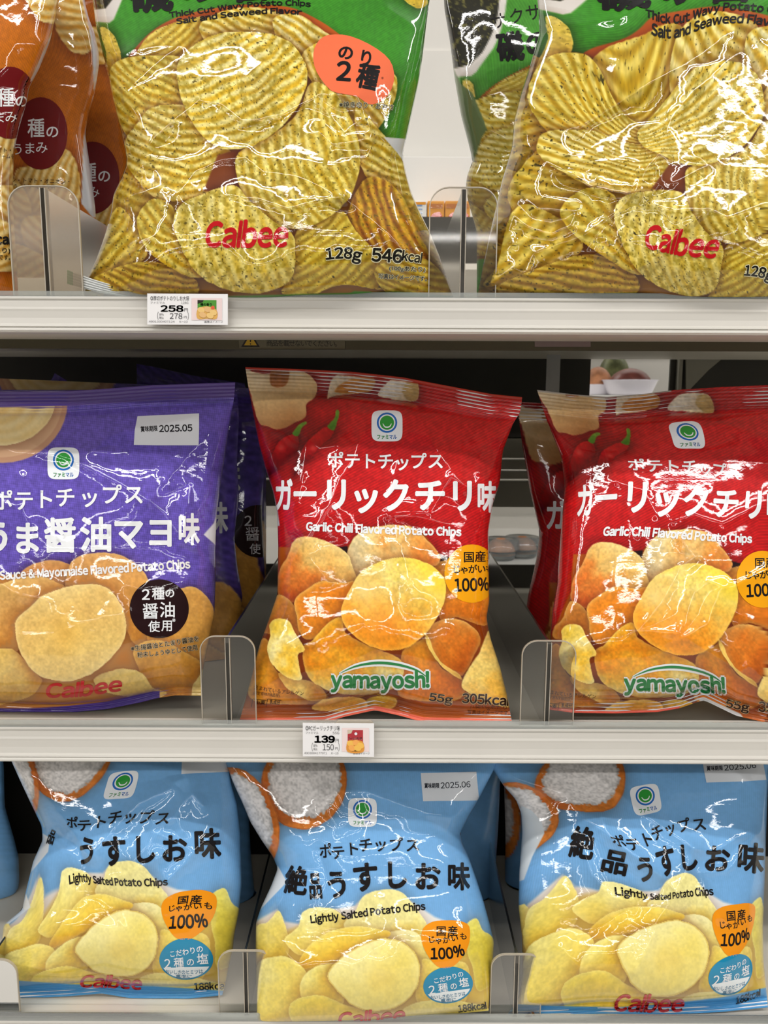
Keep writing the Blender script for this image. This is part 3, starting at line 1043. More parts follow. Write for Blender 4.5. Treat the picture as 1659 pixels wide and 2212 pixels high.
def art_blue(x, y):
    p = Paint(x, y, (128, 180, 226))
    p.weave(np.ones_like(x), 0.035, 4.0, 5)
    # two wooden bowls of coarse salt
    for (cx, cy, rx, ry, rot, seed) in ((657, 1690, 92, 102, 12, 1), (520, 1770, 78, 118, -22, 2)):
        p.chip(ell(cx, cy, rx, ry, rot, 20), [(206, 128, 58), (196, 108, 38), (216, 134, 56)], 60, mott=0.3, mscale=30, rim=(232, 160, 84), rima=0.5, rimw=4, under=0.25, seed=seed, edge=(150, 74, 26))
        i = p.sel(ell(cx, cy, rx, ry, rot), 0)
        xx, yy = x[i], y[i]
        c, s_ = math.cos(math.radians(rot)), math.sin(math.radians(rot))
        u, v = (xx - cx) * c + (yy - cy) * s_, -(xx - cx) * s_ + (yy - cy) * c
        rr = np.hypot(u / (rx - 14), (v + 6) / (ry - 18)) + (fbm(xx, yy, 7, 2, 5) - 0.5) * 0.16
        a = smooth(1.03, 0.99, rr)[:, None]
        g1, g2 = vnoise(xx / 3.6, yy / 3.6, 11), vnoise(xx / 7.2 + 3, yy / 7.2, 12)
        g = 0.78 + 0.20 * g1 + 0.12 * g2
        g = g - 0.16 * smooth(0.86, 1.0, rr)
        salt = np.clip(g, 0, 1)[:, None] * np.array([246, 242, 240.0])
        p.c[i] = p.c[i] * (1 - a) + salt * a
    P1, P2, P3 = (240, 228, 152), (242, 222, 122), (232, 200, 84)
    kw = dict(grain=0.12, mott=0.46, mscale=26, rim=(250, 244, 200), rima=0.35, under=0.2, underw=12)
    # pale haze under the blue
    p.flat(Kb([(-400, 900), (80, 1010), (180, 900), (290, 840), (330, 905), (400, 915), (520, 850), (700, 820), (760, 760), (900, 735), (1030, 820), (1120, 880), (1280, 940), (1320, 900), (1420, 1000), (1440, 1600), (-400, 1600)]), (236, 236, 232), 6)
    p.flat(Kb([(-500, 1000), (180, 930), (330, 960), (500, 900), (1000, 900), (1200, 1000), (1300, 970), (1500, 1020), (1440, 1700), (-500, 1700)]), (240, 218, 120), 14)
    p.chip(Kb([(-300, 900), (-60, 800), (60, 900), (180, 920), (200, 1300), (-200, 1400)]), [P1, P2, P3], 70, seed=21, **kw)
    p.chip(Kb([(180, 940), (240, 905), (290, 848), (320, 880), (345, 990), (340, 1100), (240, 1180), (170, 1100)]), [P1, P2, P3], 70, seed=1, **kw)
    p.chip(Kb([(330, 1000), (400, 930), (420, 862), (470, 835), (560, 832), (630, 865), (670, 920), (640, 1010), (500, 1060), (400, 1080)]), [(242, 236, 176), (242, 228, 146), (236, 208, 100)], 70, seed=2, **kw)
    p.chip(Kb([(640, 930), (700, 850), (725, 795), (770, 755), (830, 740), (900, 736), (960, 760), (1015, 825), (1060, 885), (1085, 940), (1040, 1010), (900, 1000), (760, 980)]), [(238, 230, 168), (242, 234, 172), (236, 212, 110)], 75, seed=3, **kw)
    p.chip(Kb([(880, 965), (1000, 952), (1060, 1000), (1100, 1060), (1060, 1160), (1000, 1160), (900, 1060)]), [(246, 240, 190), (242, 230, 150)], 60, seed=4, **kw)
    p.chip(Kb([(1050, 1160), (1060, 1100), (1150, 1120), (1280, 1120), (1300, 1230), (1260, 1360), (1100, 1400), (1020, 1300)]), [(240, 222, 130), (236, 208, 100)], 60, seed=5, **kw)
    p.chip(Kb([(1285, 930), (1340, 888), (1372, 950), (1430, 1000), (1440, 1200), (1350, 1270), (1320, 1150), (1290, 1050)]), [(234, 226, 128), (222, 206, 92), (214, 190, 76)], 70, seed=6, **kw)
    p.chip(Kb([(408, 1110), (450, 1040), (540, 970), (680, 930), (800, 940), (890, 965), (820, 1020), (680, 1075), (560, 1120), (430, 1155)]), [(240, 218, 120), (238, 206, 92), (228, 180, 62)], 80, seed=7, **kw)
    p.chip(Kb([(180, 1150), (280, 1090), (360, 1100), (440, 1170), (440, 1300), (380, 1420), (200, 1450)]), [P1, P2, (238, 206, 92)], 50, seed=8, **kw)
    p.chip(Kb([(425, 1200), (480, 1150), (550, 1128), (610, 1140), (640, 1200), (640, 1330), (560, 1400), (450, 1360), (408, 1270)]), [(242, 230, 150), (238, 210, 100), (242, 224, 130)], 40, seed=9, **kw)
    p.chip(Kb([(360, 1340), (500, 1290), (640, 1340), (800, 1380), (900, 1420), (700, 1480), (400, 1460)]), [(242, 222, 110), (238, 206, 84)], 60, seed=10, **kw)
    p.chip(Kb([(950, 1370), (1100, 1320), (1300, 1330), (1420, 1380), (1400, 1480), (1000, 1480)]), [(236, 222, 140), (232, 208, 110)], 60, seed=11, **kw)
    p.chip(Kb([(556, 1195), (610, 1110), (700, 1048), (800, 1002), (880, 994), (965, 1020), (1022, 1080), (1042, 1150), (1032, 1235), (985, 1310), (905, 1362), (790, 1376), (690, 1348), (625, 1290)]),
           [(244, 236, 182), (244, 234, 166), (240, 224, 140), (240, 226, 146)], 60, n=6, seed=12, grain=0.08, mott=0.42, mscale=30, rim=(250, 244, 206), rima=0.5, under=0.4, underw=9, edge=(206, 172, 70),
           hi=[(820, 2110, 36, (238, 200, 96), 0.25)])
    yl = smooth(4, 40, p.c[:, 0] - p.c[:, 2])[:, None] * smooth(150, 190, p.c[:, 1])[:, None]
    dk = 255 * (np.clip(p.c, 1, 255) / 255) ** np.array([1.03, 1.08, 1.16])
    p.c = p.c * (1 - yl) + dk * yl
    return p.c


def print_blue(bag, date=None, crumpled=False, title=None):
    r = bag.root
    if date:
        q = Print(bag)
        q.poly([(909, 1670), (950, 1669), (990, 1668), (1029, 1667), (1032, 1698), (1035, 1729), (990, 1730), (950, 1730), (914, 1731), (911, 1700)], (220, 224, 230), 1)
        q.txt("賞味期限", [(917, 1697), (949, 1697)], 11, (40, 44, 56), 0.03)
        q.txt(date, [(952, 1697), (1016, 1694)], 12.5, (40, 44, 56), 0.012)
        q.build("date_panel", r)
    q = Print(bag); logo_badge(q, 783, 1755, 0.93); q.build("logo_badge", r)
    q = Print(bag)
    q.chars("ポテトチップス", [(703, 1838), (730, 1841), (762, 1833), (790, 1825), (822, 1824), (855, 1824), (891, 1825)], [(28, 34)] + [32] * 6, BK, 0.028, rot=-4)
    P, S, A = [(640, 1902), (681, 1913), (728, 1910), (789, 1894), (855, 1889), (923, 1893), (991, 1893)], [(50, 64), (30, 60), (54, 66), (58, 68), (56, 66), (60, 64), (50, 62)], [6, -4, -8, -4, -2, 0, 0]
    if crumpled:   # the first two characters are folded away
        q.chars("品", [(640, 1900)], (18, 34), BK, 0.04, rot=30)
        q.build('folded_lettering', r); q = Print(bag)
        P, S, A = P[2:], S[2:], A[2:]
    if title:      # measured where this bag's folds carry the characters
        P, S, A = title
        keep, bag.a2p = bag.a2p, Ident()
    q.chars("絶品うすしお味"[-len(P):], P, S, BK, 0.045, rot=A)
    if title: bag.a2p = keep
    q.txt("Lightly Salted Potato Chips", [(671, 1986), (740, 1978), (800, 1970), (860, 1963), (918, 1957)], 15.5, BK, 0.02)
    q.build("lettering", r)
    q = Print(bag)
    q.poly(catmull(Kb([(1050, 1000), (1060, 940), (1110, 905), (1180, 898), (1255, 902), (1302, 930), (1303, 1010), (1275, 1080), (1225, 1135), (1180, 1150), (1130, 1138), (1078, 1075)]), 3), (240, 148, 16), 1)
    q.chars("国産", [(953, 2011), (978, 2011)], 23, BK, 0.03)
    q.chars("じゃがいも", [(932, 2029), (947, 2031), (964, 2030), (982, 2026), (1001, 2022)], 17, BK, 0.03, rot=-6)
    q.txt("100%", [(931, 2060), (968, 2059), (1002, 2052)], 23, BK, 0.02)
    q.build("origin_badge", r)
    q = Print(bag)
    q.poly(ell(968, 2128, 54, 39.5, -8, n=44), (18, 134, 174), 1)
    lo = [p_ for p_ in ell(968, 2128, 50, 36, -8, n=80) if p_[1] > 2141 - (p_[0] - 968) * 0.14]
    lo.sort(key=lambda a: math.atan2(a[1] - 2150, a[0] - 968))
    q.poly(lo, (232, 238, 240), 2)
    q.txt("こだわりの", [(938, 2119), (965, 2113), (1000, 2103)], 12, WH, 0.015, 3)
    q.chars("2種の塩", [(933, 2138), (957, 2134), (980, 2130), (1002, 2122)], [24, 22, 16, 22], WH, 0.015, 3, rot=-8)
    q.txt("おいしさのヒミツは", [(930, 2155), (965, 2152), (1005, 2146)], 9, (20, 110, 150), 0.02, 3)
    q.txt("裏面に", [(952, 2163), (985, 2159)], 9, (20, 110, 150), 0.02, 3)
    q.build("salt_badge", r)
    q = Print(bag)
    q.txt("Calbee", [(732, 2203), (800, 2199), (874, 2191)], 28, (204, 34, 40), 0.02, shear=0.18)
    q.build("maker_logo", r)
    q = Print(bag)
    q.txt("188kcal", [(990, 2180), (1050, 2172)], 14, BK, 0.02)
    q.build("fine_print_lettering", r)


_BM = [(783, 1755), (703, 1838), (891, 1825), (728, 1910), (855, 1889), (991, 1893), (640, 1902), (671, 1986), (918, 1957), (963, 2040), (968, 2128), (800, 2198), (657, 1700), (805, 2105), (970, 1699), (600, 2205), (520, 1770), (1060, 2040), (560, 1990)]
_BL = [(265, 1693), (154, 1778), (352, 1768), (186, 1840), (296, 1828), (447, 1822), (112, 1806), (150, 1900), (362, 1905), (403, 1968), (398, 2075), (240, 2120), (140, 1660), (248, 2042), (447, 1640), (40, 2135), (22, 1690), (520, 1990), (30, 1995)]
_BR = [(1395, 1725), (1336, 1818), (1510, 1780), (1392, 1886), (1485, 1848), (1625, 1852), (1262, 1822), (1330, 1925), (1540, 1925), (1590, 2008), (1582, 2108), (1400, 2168), (1255, 1695), (1428, 2055), (1584, 1660), (1180, 2170), (1110, 1770), (1660, 1990), (1150, 1950)]


def build_blue():
    M = Bag(L=[(480, 1590), (488, 1649), (505, 1694), (525, 1737), (541, 1776), (565, 1815), (589, 1850), (600, 1876), (585, 1915), (564, 1960), (553, 1992), (552, 2050), (553, 2120), (556, 2212)],
            R=[(1082, 1590), (1076, 1640), (1066, 1664), (1040, 1715), (1013, 1763), (994, 1800), (1000, 1825), (1013, 1852), (1029, 1899), (1044, 1945), (1056, 1989), (1067, 2032), (1063, 2112), (1055, 2183)],
            T=[(480, 1590), (780, 1584), (1082, 1590)], B=[(556, 2212), (620, 2211), (800, 2207), (950, 2194), (1055, 2183)],
            Yb=None, Yt=0.580, D=0.032, seal=(40, 4), seed=12, shelf="bot",
            creases=[([(640, 1640), (668, 1690), (700, 1722), (725, 1710), (745, 1740), (760, 1748)], 1.8, 18), ([(700, 1725), (712, 1760), (730, 1788), (768, 1776)], 1.6, 16),
                     ([(720, 1706), (790, 1710), (850, 1732), (920, 1756), (975, 1766), (1010, 1752), (1025, 1735)], 2.2, 26), ([(1060, 1660), (1030, 1720), (995, 1800)], -1.4, 20), ([(600, 1876), (640, 1890), (690, 1960)], 1.2, 18),
                     ([(560, 1990), (600, 2030), (640, 2090)], 1.4, 22), ([(690, 1838), (705, 1900), (690, 1950)], -1.6, 14), ([(940, 2200), (1000, 2172), (1050, 2160)], 1.2, 14)])
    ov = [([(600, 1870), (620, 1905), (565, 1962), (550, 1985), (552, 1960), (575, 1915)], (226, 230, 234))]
    M.build("crisp_bag", art_blue, "blue lightly salted crisp bag, the middle one with its whole 2025.06 date panel", "blue lightly salted crisp bags", over=ov)
    print_blue(M, "2025.06")
    Lb = Bag(L=[(-6, 1580), (22, 1638), (43, 1685), (72, 1747), (90, 1785), (92, 1815), (72, 1860), (56, 1925), (48, 1965), (8, 1998), (2, 2050), (4, 2100), (20, 2135), (34, 2155)],
             R=[(488, 1580), (492, 1640), (500, 1690), (513, 1738), (520, 1800), (522, 1909), (516, 1970), (506, 2020), (503, 2050), (490, 2110), (480, 2150)],
             T=[(-6, 1580), (240, 1576), (488, 1580)], B=[(34, 2158), (150, 2152), (220, 2146), (280, 2156), (400, 2158), (480, 2150)],
             Yb=None, Yt=0.585, D=0.034, seal=(40, 26), seed=17, p2a=TPS(_BL, _BM), a2p=TPS(_BM, _BL), shelf="bot",
             creases=[([(260, 1648), (400, 1660), (402, 1680), (374, 1690), (370, 1702), (300, 1735), (240, 1795), (200, 1850)], 2.2, 22), ([(440, 1740), (415, 1715), (398, 1730), (350, 1790), (290, 1860)], 2.0, 20),
                      ([(60, 1680), (120, 1740), (160, 1800), (190, 1840)], 1.8, 22), ([(400, 1830), (330, 1795), (330, 1775), (380, 1770), (395, 1795)], 1.4, 14), ([(335, 1850), (345, 1880), (360, 1905), (430, 1830), (480, 1785)], 2.2, 18),
                      ([(350, 1850), (295, 1880), (240, 1900)], 1.5, 16), ([(120, 1800), (170, 1830), (185, 1870)], -2.4, 14), ([(30, 2000), (60, 1975), (95, 1905)], 1.6, 18), ([(490, 1660), (530, 1650)], 1.3, 12), ([(20, 2080), (90, 2095), (180, 2125)], 1.3, 16)])
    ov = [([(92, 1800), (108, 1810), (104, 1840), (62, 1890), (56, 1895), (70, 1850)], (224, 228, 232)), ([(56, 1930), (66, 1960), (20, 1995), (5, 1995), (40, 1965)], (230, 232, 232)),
          ([(0, 2100), (34, 2118), (150, 2126), (330, 2130), (485, 2140), (490, 2170), (0, 2170)], (84, 160, 212))]
    Lb.build("crisp_bag", art_blue, "blue lightly salted crisp bag with a crumpled title, bottom seal on the white shelf", "blue lightly salted crisp bags", over=ov)
    print_blue(Lb, "2025.06", True, ([(187, 1838), (246, 1838), (311, 1834), (376, 1833), (448, 1822)], [(42, 66), (56, 70), (56, 66), (58, 64), (60, 68)], [8, -4, -2, 0, -2]))
    Rb = Bag(L=[(1040, 1590), (1062, 1657), (1088, 1698), (1115, 1728), (1126, 1758), (1128, 1799), (1122, 1881), (1120, 1956), (1128, 2030), (1128, 2105), (1118, 2160), (1090, 2200)],
             R=[(1668, 1590), (1660, 1660), (1655, 1800), (1652, 1900), (1648, 2000), (1650, 2080), (1660, 2188)],
             T=[(1040, 1590), (1350, 1584), (1668, 1590)], B=[(1090, 2200), (1200, 2196), (1300, 2190), (1450, 2192), (1560, 2186), (1660, 2176)],
             Yb=None, Yt=0.585, D=0.034, seal=(40, 24), seed=25, p2a=TPS(_BR, _BM), a2p=TPS(_BM, _BR), shelf="bot",
             creases=[([(1275, 1640), (1285, 1672), (1340, 1715), (1390, 1760), (1500, 1830)], 2.2, 22), ([(1100, 1675), (1170, 1700), (1220, 1712), (1260, 1765), (1330, 1815), (1400, 1870)], 2.2, 22),
                      ([(1300, 1770), (1318, 1810), (1380, 1855), (1440, 1900), (1470, 1935)], 2.6, 26), ([(1500, 1830), (1480, 1890), (1440, 1960), (1415, 1995)], 2.0, 18), ([(1500, 1832), (1545, 1838), (1590, 1812), (1630, 1802), (1600, 1850), (1570, 1880), (1515, 1885), (1525, 1930), (1555, 1980)], 1.8, 16),
                      ([(1260, 1830), (1280, 1890), (1320, 1940), (1370, 1950)], 1.6, 16), ([(1560, 1650), (1630, 1692), (1640, 1655)], 1.5, 14), ([(1370, 2100), (1395, 2060), (1410, 2020)], 1.8, 16), ([(1215, 2050), (1250, 2090), (1240, 2130)], 1.4, 16), ([(1440, 1905), (1300, 2000)], -1.4, 20)])
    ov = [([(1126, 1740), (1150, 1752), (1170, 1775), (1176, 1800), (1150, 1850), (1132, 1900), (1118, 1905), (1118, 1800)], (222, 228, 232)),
          ([(1080, 2210), (1100, 2168), (1163, 2172), (1330, 2176), (1450, 2168), (1560, 2154), (1670, 2130), (1670, 2210)], (84, 160, 212))]
    Rb.build("crisp_bag", art_blue, "blue lightly salted crisp bag with a deep diagonal crease through its title", "blue lightly salted crisp bags", over=ov)
    print_blue(Rb, "2025.06", False, ([(1258, 1821), (1329, 1862), (1394, 1877), (1439, 1859), (1486, 1851), (1549, 1855), (1622, 1853)], [(54, 72), (62, 54), (46, 60), (44, 72), (46, 64), (58, 62), (60, 68)], [8, 12, -6, -14, -6, 4, 4]))
    for (dx, dy, k, Y, lab, L, R, T, B, pr) in (
        (-20, -30, 1.0, 0.645, "blue crisp bag standing behind the middle one, showing past its edge", [(700, 1590), (720, 2100)],
         [(1086, 1590), (1080, 1700), (1076, 1790), (1070, 1880), (1066, 1960), (1064, 2010), (1072, 2060)], [(700, 1590), (1086, 1590)], [(720, 2100), (1072, 2060)], 0),
        (-540, -20, 1.0, 0.645, "blue crisp bag behind the crumpled one, half lost in the dark gap beside the divider", [(200, 1590), (210, 2080)],
         [(546, 1590), (536, 1740), (542, 1850), (552, 1950), (556, 2000), (545, 2040)], [(200, 1590), (546, 1590)], [(210, 2080), (545, 2040)], 1),
        (-1010, -40, 1.0, 0.645, "blue crisp bag mostly outside the picture, in the next lane beyond the crumpled bag", [(-420, 1580), (-420, 2130)],
         [(-10, 1580), (8, 1650), (10, 1740), (30, 1810), (40, 1850), (42, 1900), (34, 1960), (10, 2010), (-6, 2100)], [(-420, 1580), (-10, 1580)], [(-420, 2130), (-6, 2110)], 0),
        (520, -20, 1.0, 0.66, "dark blue crisp bag deep behind the creased bag, just a sliver showing", [(1086, 1600), (1092, 1800), (1090, 2000), (1096, 2120)],
         [(1500, 1600), (1500, 2100)], [(1086, 1600), (1500, 1600)], [(1096, 2120), (1500, 2100)], 0)):
        S, Si = Shift((dx, dy), (0, 0), k), Shift((0, 0), (dx, dy), 1 / k)
        C = Bag(L=L, R=R, T=T, B=B, Yb=Y, Yt=Y + 0.02, D=0.022, shelf='bot', seal=(30, 0), seed=41 + abs(dx) % 17, p2a=S, a2p=Si, nf=8)
        C.build("crisp_bag", art_blue, lab, "blue lightly salted crisp bags", step=4.0)
        if pr:
            q = Print(C); q.txt("188kcal", [(1040, 2036), (1086, 2034)], 15, BK, 0.02); q.build("lettering", C.root)
# ------------------------------------------------------------------ art: green thick-cut seaweed crisps, orange ones
def Ka(p): return zz(p, 0, 0, 2.9625)
def Kc(p): return zz(p, 500, 0, 2.9625)


def art_green(x, y):
    p = Paint(x, y, (88, 160, 60))
    p.weave(np.ones_like(x), 0.10, 4.6, 60)
    p.c *= (1 + (fbm(x, y, 160, 2, 4) - 0.5) * 0.16)[:, None]
    # dark seaweed on a white dish in the upper corner
    p.flat([(150, -260), (330, -260), (300, -120), (272, -20), (246, 42), (236, 50), (190, 46), (150, 0)], (226, 220, 214), 4)
    p.flat([(150, -260), (312, -260), (280, -100), (250, -10), (228, 18), (190, 22), (150, -10)], (52, 50, 36), 3)
    i = p.sel([(140, -260), (300, 30)], 0)
    dk = inside(x[i], y[i], [(150, -260), (312, -260), (280, -100), (250, -10), (228, 18), (190, 22), (150, -10)])
    n = (smooth(0.62, 0.8, fbm(x[i], y[i], 7, 2, 9)) * dk)[:, None]
    p.c[i] = p.c[i] * (1 - n) + np.array([120, 116, 66]) * n
    V, Cn = (186, 150, 24), (246, 234, 176)
    VB, CB = (158, 110, 28), (216, 182, 70)
    kw = dict(mott=0.4, mscale=24, rim=(240, 226, 140), rima=0.3, rimw=4, under=0.4, underw=9)
    S1, S2 = [(228, 206, 100), (220, 196, 78), (206, 178, 60)], [(236, 222, 150), (226, 204, 100), (214, 188, 70)]
    # bowl rim and small leaf-like crisps
    p.flat(catmull([(276, 130), (292, 104), (330, 66), (380, 38), (440, 22), (520, 10), (600, 12), (650, 24), (720, 64), (760, 110), (700, 160), (300, 160)], 5), (214, 126, 54), 2)
    p.flat([(250, 130), (300, 118), (620, 60), (760, 80), (846, 150), (852, 190), (812, 278), (869, 338), (920, 480), (1000, 640), (150, 660), (230, 420)], (166, 122, 34), 4)
    for k, q in enumerate(([(60, 180), (170, 140), (262, 180), (280, 320), (250, 400), (150, 420), (70, 330)], [(70, 380), (180, 370), (270, 400), (280, 500), (200, 560), (90, 540)], [(60, 520), (180, 500), (250, 560), (220, 640), (60, 650)],
                           [(868, 352), (890, 345), (1000, 350), (1010, 470), (900, 470)], [(880, 430), (1000, 440), (1040, 600), (930, 610)])):
        p.chip(q, S1, 60, seed=80 + k, spk=0.8, ridge=((-40, 20, 30, 50, 40)[k], 17, 3, V, (232, 216, 140)), **kw)
    p.chip([(846, -60), (880, -40), (915, -8), (925, 8), (905, 18), (885, 10), (865, -6), (845, -20)], S2, 60, seed=31, spk=0.5, **kw)
    p.chip(Ka([(640, 185), (690, 185), (740, 250), (772, 340), (765, 450), (735, 590), (712, 645), (688, 500), (676, 330)]), [(228, 206, 110), (206, 178, 70)], 70, seed=1, spk=0.6, **kw)
    p.chip([(292, 140), (300, 104), (336, 66), (400, 42), (450, 40), (470, 80), (420, 130), (340, 160)], S1, 50, seed=2, spk=0.5, ridge=(-38, 15, 6, V, (232, 214, 130)), **kw)
    p.chip([(430, 60), (470, 28), (530, 16), (590, 22), (622, 50), (624, 90), (560, 110), (470, 110)], S2, 40, seed=3, spk=0.6, ridge=(20, 15, 5, V, Cn), **kw)
    p.chip([(590, 40), (640, 30), (690, 60), (735, 95), (740, 130), (700, 150), (620, 130), (600, 90)], S2, 40, seed=4, spk=0.5, ridge=(28, 16, 4, V, (240, 234, 196)), **kw)
    p.chip([(650, 130), (690, 92), (760, 120), (840, 150), (858, 180), (846, 232), (815, 280), (788, 300), (740, 260), (690, 200)], S2, 40, seed=5, spk=0.5, ridge=(58, 17, 4, V, Cn), **kw)
    p.chip([(238, 150), (262, 128), (330, 120), (400, 130), (410, 210), (440, 290), (380, 330), (300, 320), (250, 250), (236, 200)], S1, 60, seed=6, spk=0.8, ridge=(28, 17, 6, V, (238, 224, 150)), **kw)
    p.chip([(770, 230), (815, 276), (852, 320), (884, 380), (896, 436), (866, 446), (805, 400), (772, 335)], S1, 60, seed=7, spk=0.7, ridge=(24, 16, 4, V, Cn), **kw)
    p.chip([(240, 420), (262, 360), (280, 330), (320, 380), (400, 420), (440, 440), (430, 520), (360, 540), (290, 510), (250, 470)], S1, 60, seed=8, spk=0.8, ridge=(20, 18, 4, V, (226, 206, 120)), **kw)
    p.chip([(272, 300), (296, 268), (330, 232), (400, 228), (440, 262), (480, 310), (512, 345), (486, 398), (444, 420), (380, 434), (330, 424), (290, 380), (268, 340)], S2, 60, seed=9, spk=0.9, ridge=(6, 18.5, 8, V, Cn), **kw)
    p.flat([(470, 335), (520, 320), (520, 400), (500, 420), (440, 412)], (150, 92, 56), 4)
    p.chip([(745, 500), (762, 430), (792, 386), (832, 388), (872, 430), (906, 500), (930, 570), (890, 585), (830, 570), (780, 570)], [(206, 160, 50), (186, 130, 34)], 60, seed=10, spk=0.9, ridge=(66, 19, 3, (140, 86, 20), (222, 186, 70)), **kw)
    p.chip([(640, 500), (700, 472), (742, 458), (770, 500), (830, 560), (880, 600), (830, 625), (740, 615), (680, 634), (610, 634), (630, 590)], S1, 60, seed=11, spk=0.6, ridge=(-40, 17, 4, (172, 140, 30), (226, 208, 110)), **kw)
    p.chip([(810, 580), (860, 560), (920, 560), (960, 596), (990, 640), (900, 650), (830, 628)], S1, 60, seed=12, spk=0.5, ridge=(20, 14, 4, (160, 120, 26), (220, 196, 96)), **kw)
    p.chip([(180, 600), (205, 560), (238, 470), (262, 448), (300, 500), (318, 550), (270, 585), (215, 600)], S1, 60, seed=13, spk=0.8, ridge=(-50, 18, 5, V, (232, 214, 130)), **kw)
    p.chip([(196, 605), (260, 575), (330, 565), (400, 588), (430, 620), (400, 650), (290, 640), (220, 620)], S1, 60, seed=14, spk=0.7, ridge=(14, 15, 6, (150, 104, 24), (224, 194, 90)), **kw)
    p.chip([(296, 470), (330, 430), (372, 445), (380, 490), (402, 545), (440, 592), (410, 598), (340, 560), (306, 520)], S1, 60, seed=15, spk=0.9, ridge=(40, 20, 4, V, (230, 216, 140)), **kw)
    p.chip([(516, 330), (580, 296), (640, 248), (672, 180), (720, 196), (760, 260), (778, 330), (768, 400), (742, 442), (702, 474), (640, 494), (584, 480), (540, 444), (512, 385)], S2, 40, seed=16, spk=1.0, ridge=(72, 20, 5, (196, 164, 44), (240, 228, 158)), **kw)
    p.chip([(374, 480), (394, 440), (440, 418), (504, 400), (544, 438), (594, 480), (630, 502), (638, 550), (630, 600), (592, 626), (540, 634), (478, 622), (428, 592), (394, 540)], S2, 50, seed=17, spk=1.0, ridge=(76, 24, 4, (206, 182, 84), (238, 226, 162)), **kw)
    p.chip([(384, 140), (420, 96), (480, 72), (560, 70), (622, 88), (656, 130), (664, 172), (650, 216), (620, 262), (580, 296), (530, 320), (480, 320), (440, 296), (408, 250), (388, 200)], S2, 50, n=6, seed=18, spk=0.9, ridge=(-28, 21, 5, (206, 172, 46), (246, 238, 190)), **kw)
    p.flat([(120, 650), (700, 634), (860, 630), (985, 640), (985, 700), (120, 700)], (96, 150, 60), 3)
    return p.c


def print_green(bag, badge=True):
    r = bag.root
    q = Print(bag)
    q.chars("磯の香り", [(325, -18), (424, -36), (540, -42), (650, -44)], [(96, 92), (92, 92), (100, 92), (90, 92)], BK, 0.05, rot=-5)
    q.txt("Thick Cut Wavy Potato Chips", [(366, 32), (440, 22), (507, 13), (570, 7), (640, 6), (671, 9)], 11, BK, 0.035)
    q.txt("Salt and Seaweed Flavor", [(381, 46), (440, 38), (507, 29), (590, 23), (652, 26)], 11.5, BK, 0.035)
    q.build("lettering", r)
    if badge:
        q = Print(bag)
        q.poly(catmull([(677, 115), (684, 94), (699, 79), (723, 74), (757, 78), (797, 95), (831, 118), (848, 142), (851, 175), (838, 206), (814, 223), (794, 224), (773, 209), (743, 203), (716, 196), (692, 169), (679, 142)], 2), (236, 112, 72), 1)
        q.chars("のり", [(747, 113), (791, 125)], [(36, 34), (34, 38)], BK, 0.04, rot=6)
        q.chars("2種", [(743, 153), (795, 165)], [54, (48, 58)], BK, 0.045, rot=[4, 12])
        q.chars("※", [(828, 168)], 10, (120, 50, 30))
        q.build("flavour_badge", r)
    q = Print(bag)
    q.txt("Calbee", [(446, 506), (530, 507), (621, 505)], 52, (190, 10, 22), 0.02, shear=0.16)
    q.build("maker_logo", r)
    q = Print(bag)
    for o, c, l in ((0.075, (236, 230, 190), 2), (0.022, (24, 22, 14), 3)):
        q.txt("128g", [(704, 549), (745, 546), (781, 552)], 23, c, o, l)
        q.txt("546", [(804, 550), (868, 554)], 27, c, o, l)
        q.txt("kcal", [(870, 552), (911, 558)], 20, c, o, l)
        q.txt("(100gあたり)", [(841, 579), (919, 582)], 11, c, o, l)
        q.txt("写真はイメージです。", [(818, 596), (922, 602)], 11, c, o, l)
    q.build("weight_lettering", r)
    q = Print(bag)
    for o, c, l in ((0.05, (236, 230, 190), 2), (0.012, (24, 22, 14), 3)):
        q.txt("※焼きのり・あおさ", [(733, 226), (778, 226), (850, 232)], 13, c, o, l)
    q.build("note_lettering", r)


_GL = [(532, 507), (366, 36), (381, 45), (252, 110), (290, 105), (495, 370), (386, 140), (530, 320), (660, 150), (645, 480), (510, 632), (745, 549), (345, 340), (440, 296), (300, 620), (190, 600), (520, 17), (650, 24), (245, 260), (325, -18), (250, 470)]
_GR = [(1466, 527), (1395, 30), (1408, 60), (1226, 90), (1285, 100), (1468, 388), (1384, 280), (1500, 358), (1648, 235), (1580, 512), (1452, 632), (1640, 590), (1310, 345), (1420, 330), (1250, 612), (1060, 615), (1545, 25), (1690, 50), (1130, 235), (1350, 0), (1120, 470)]


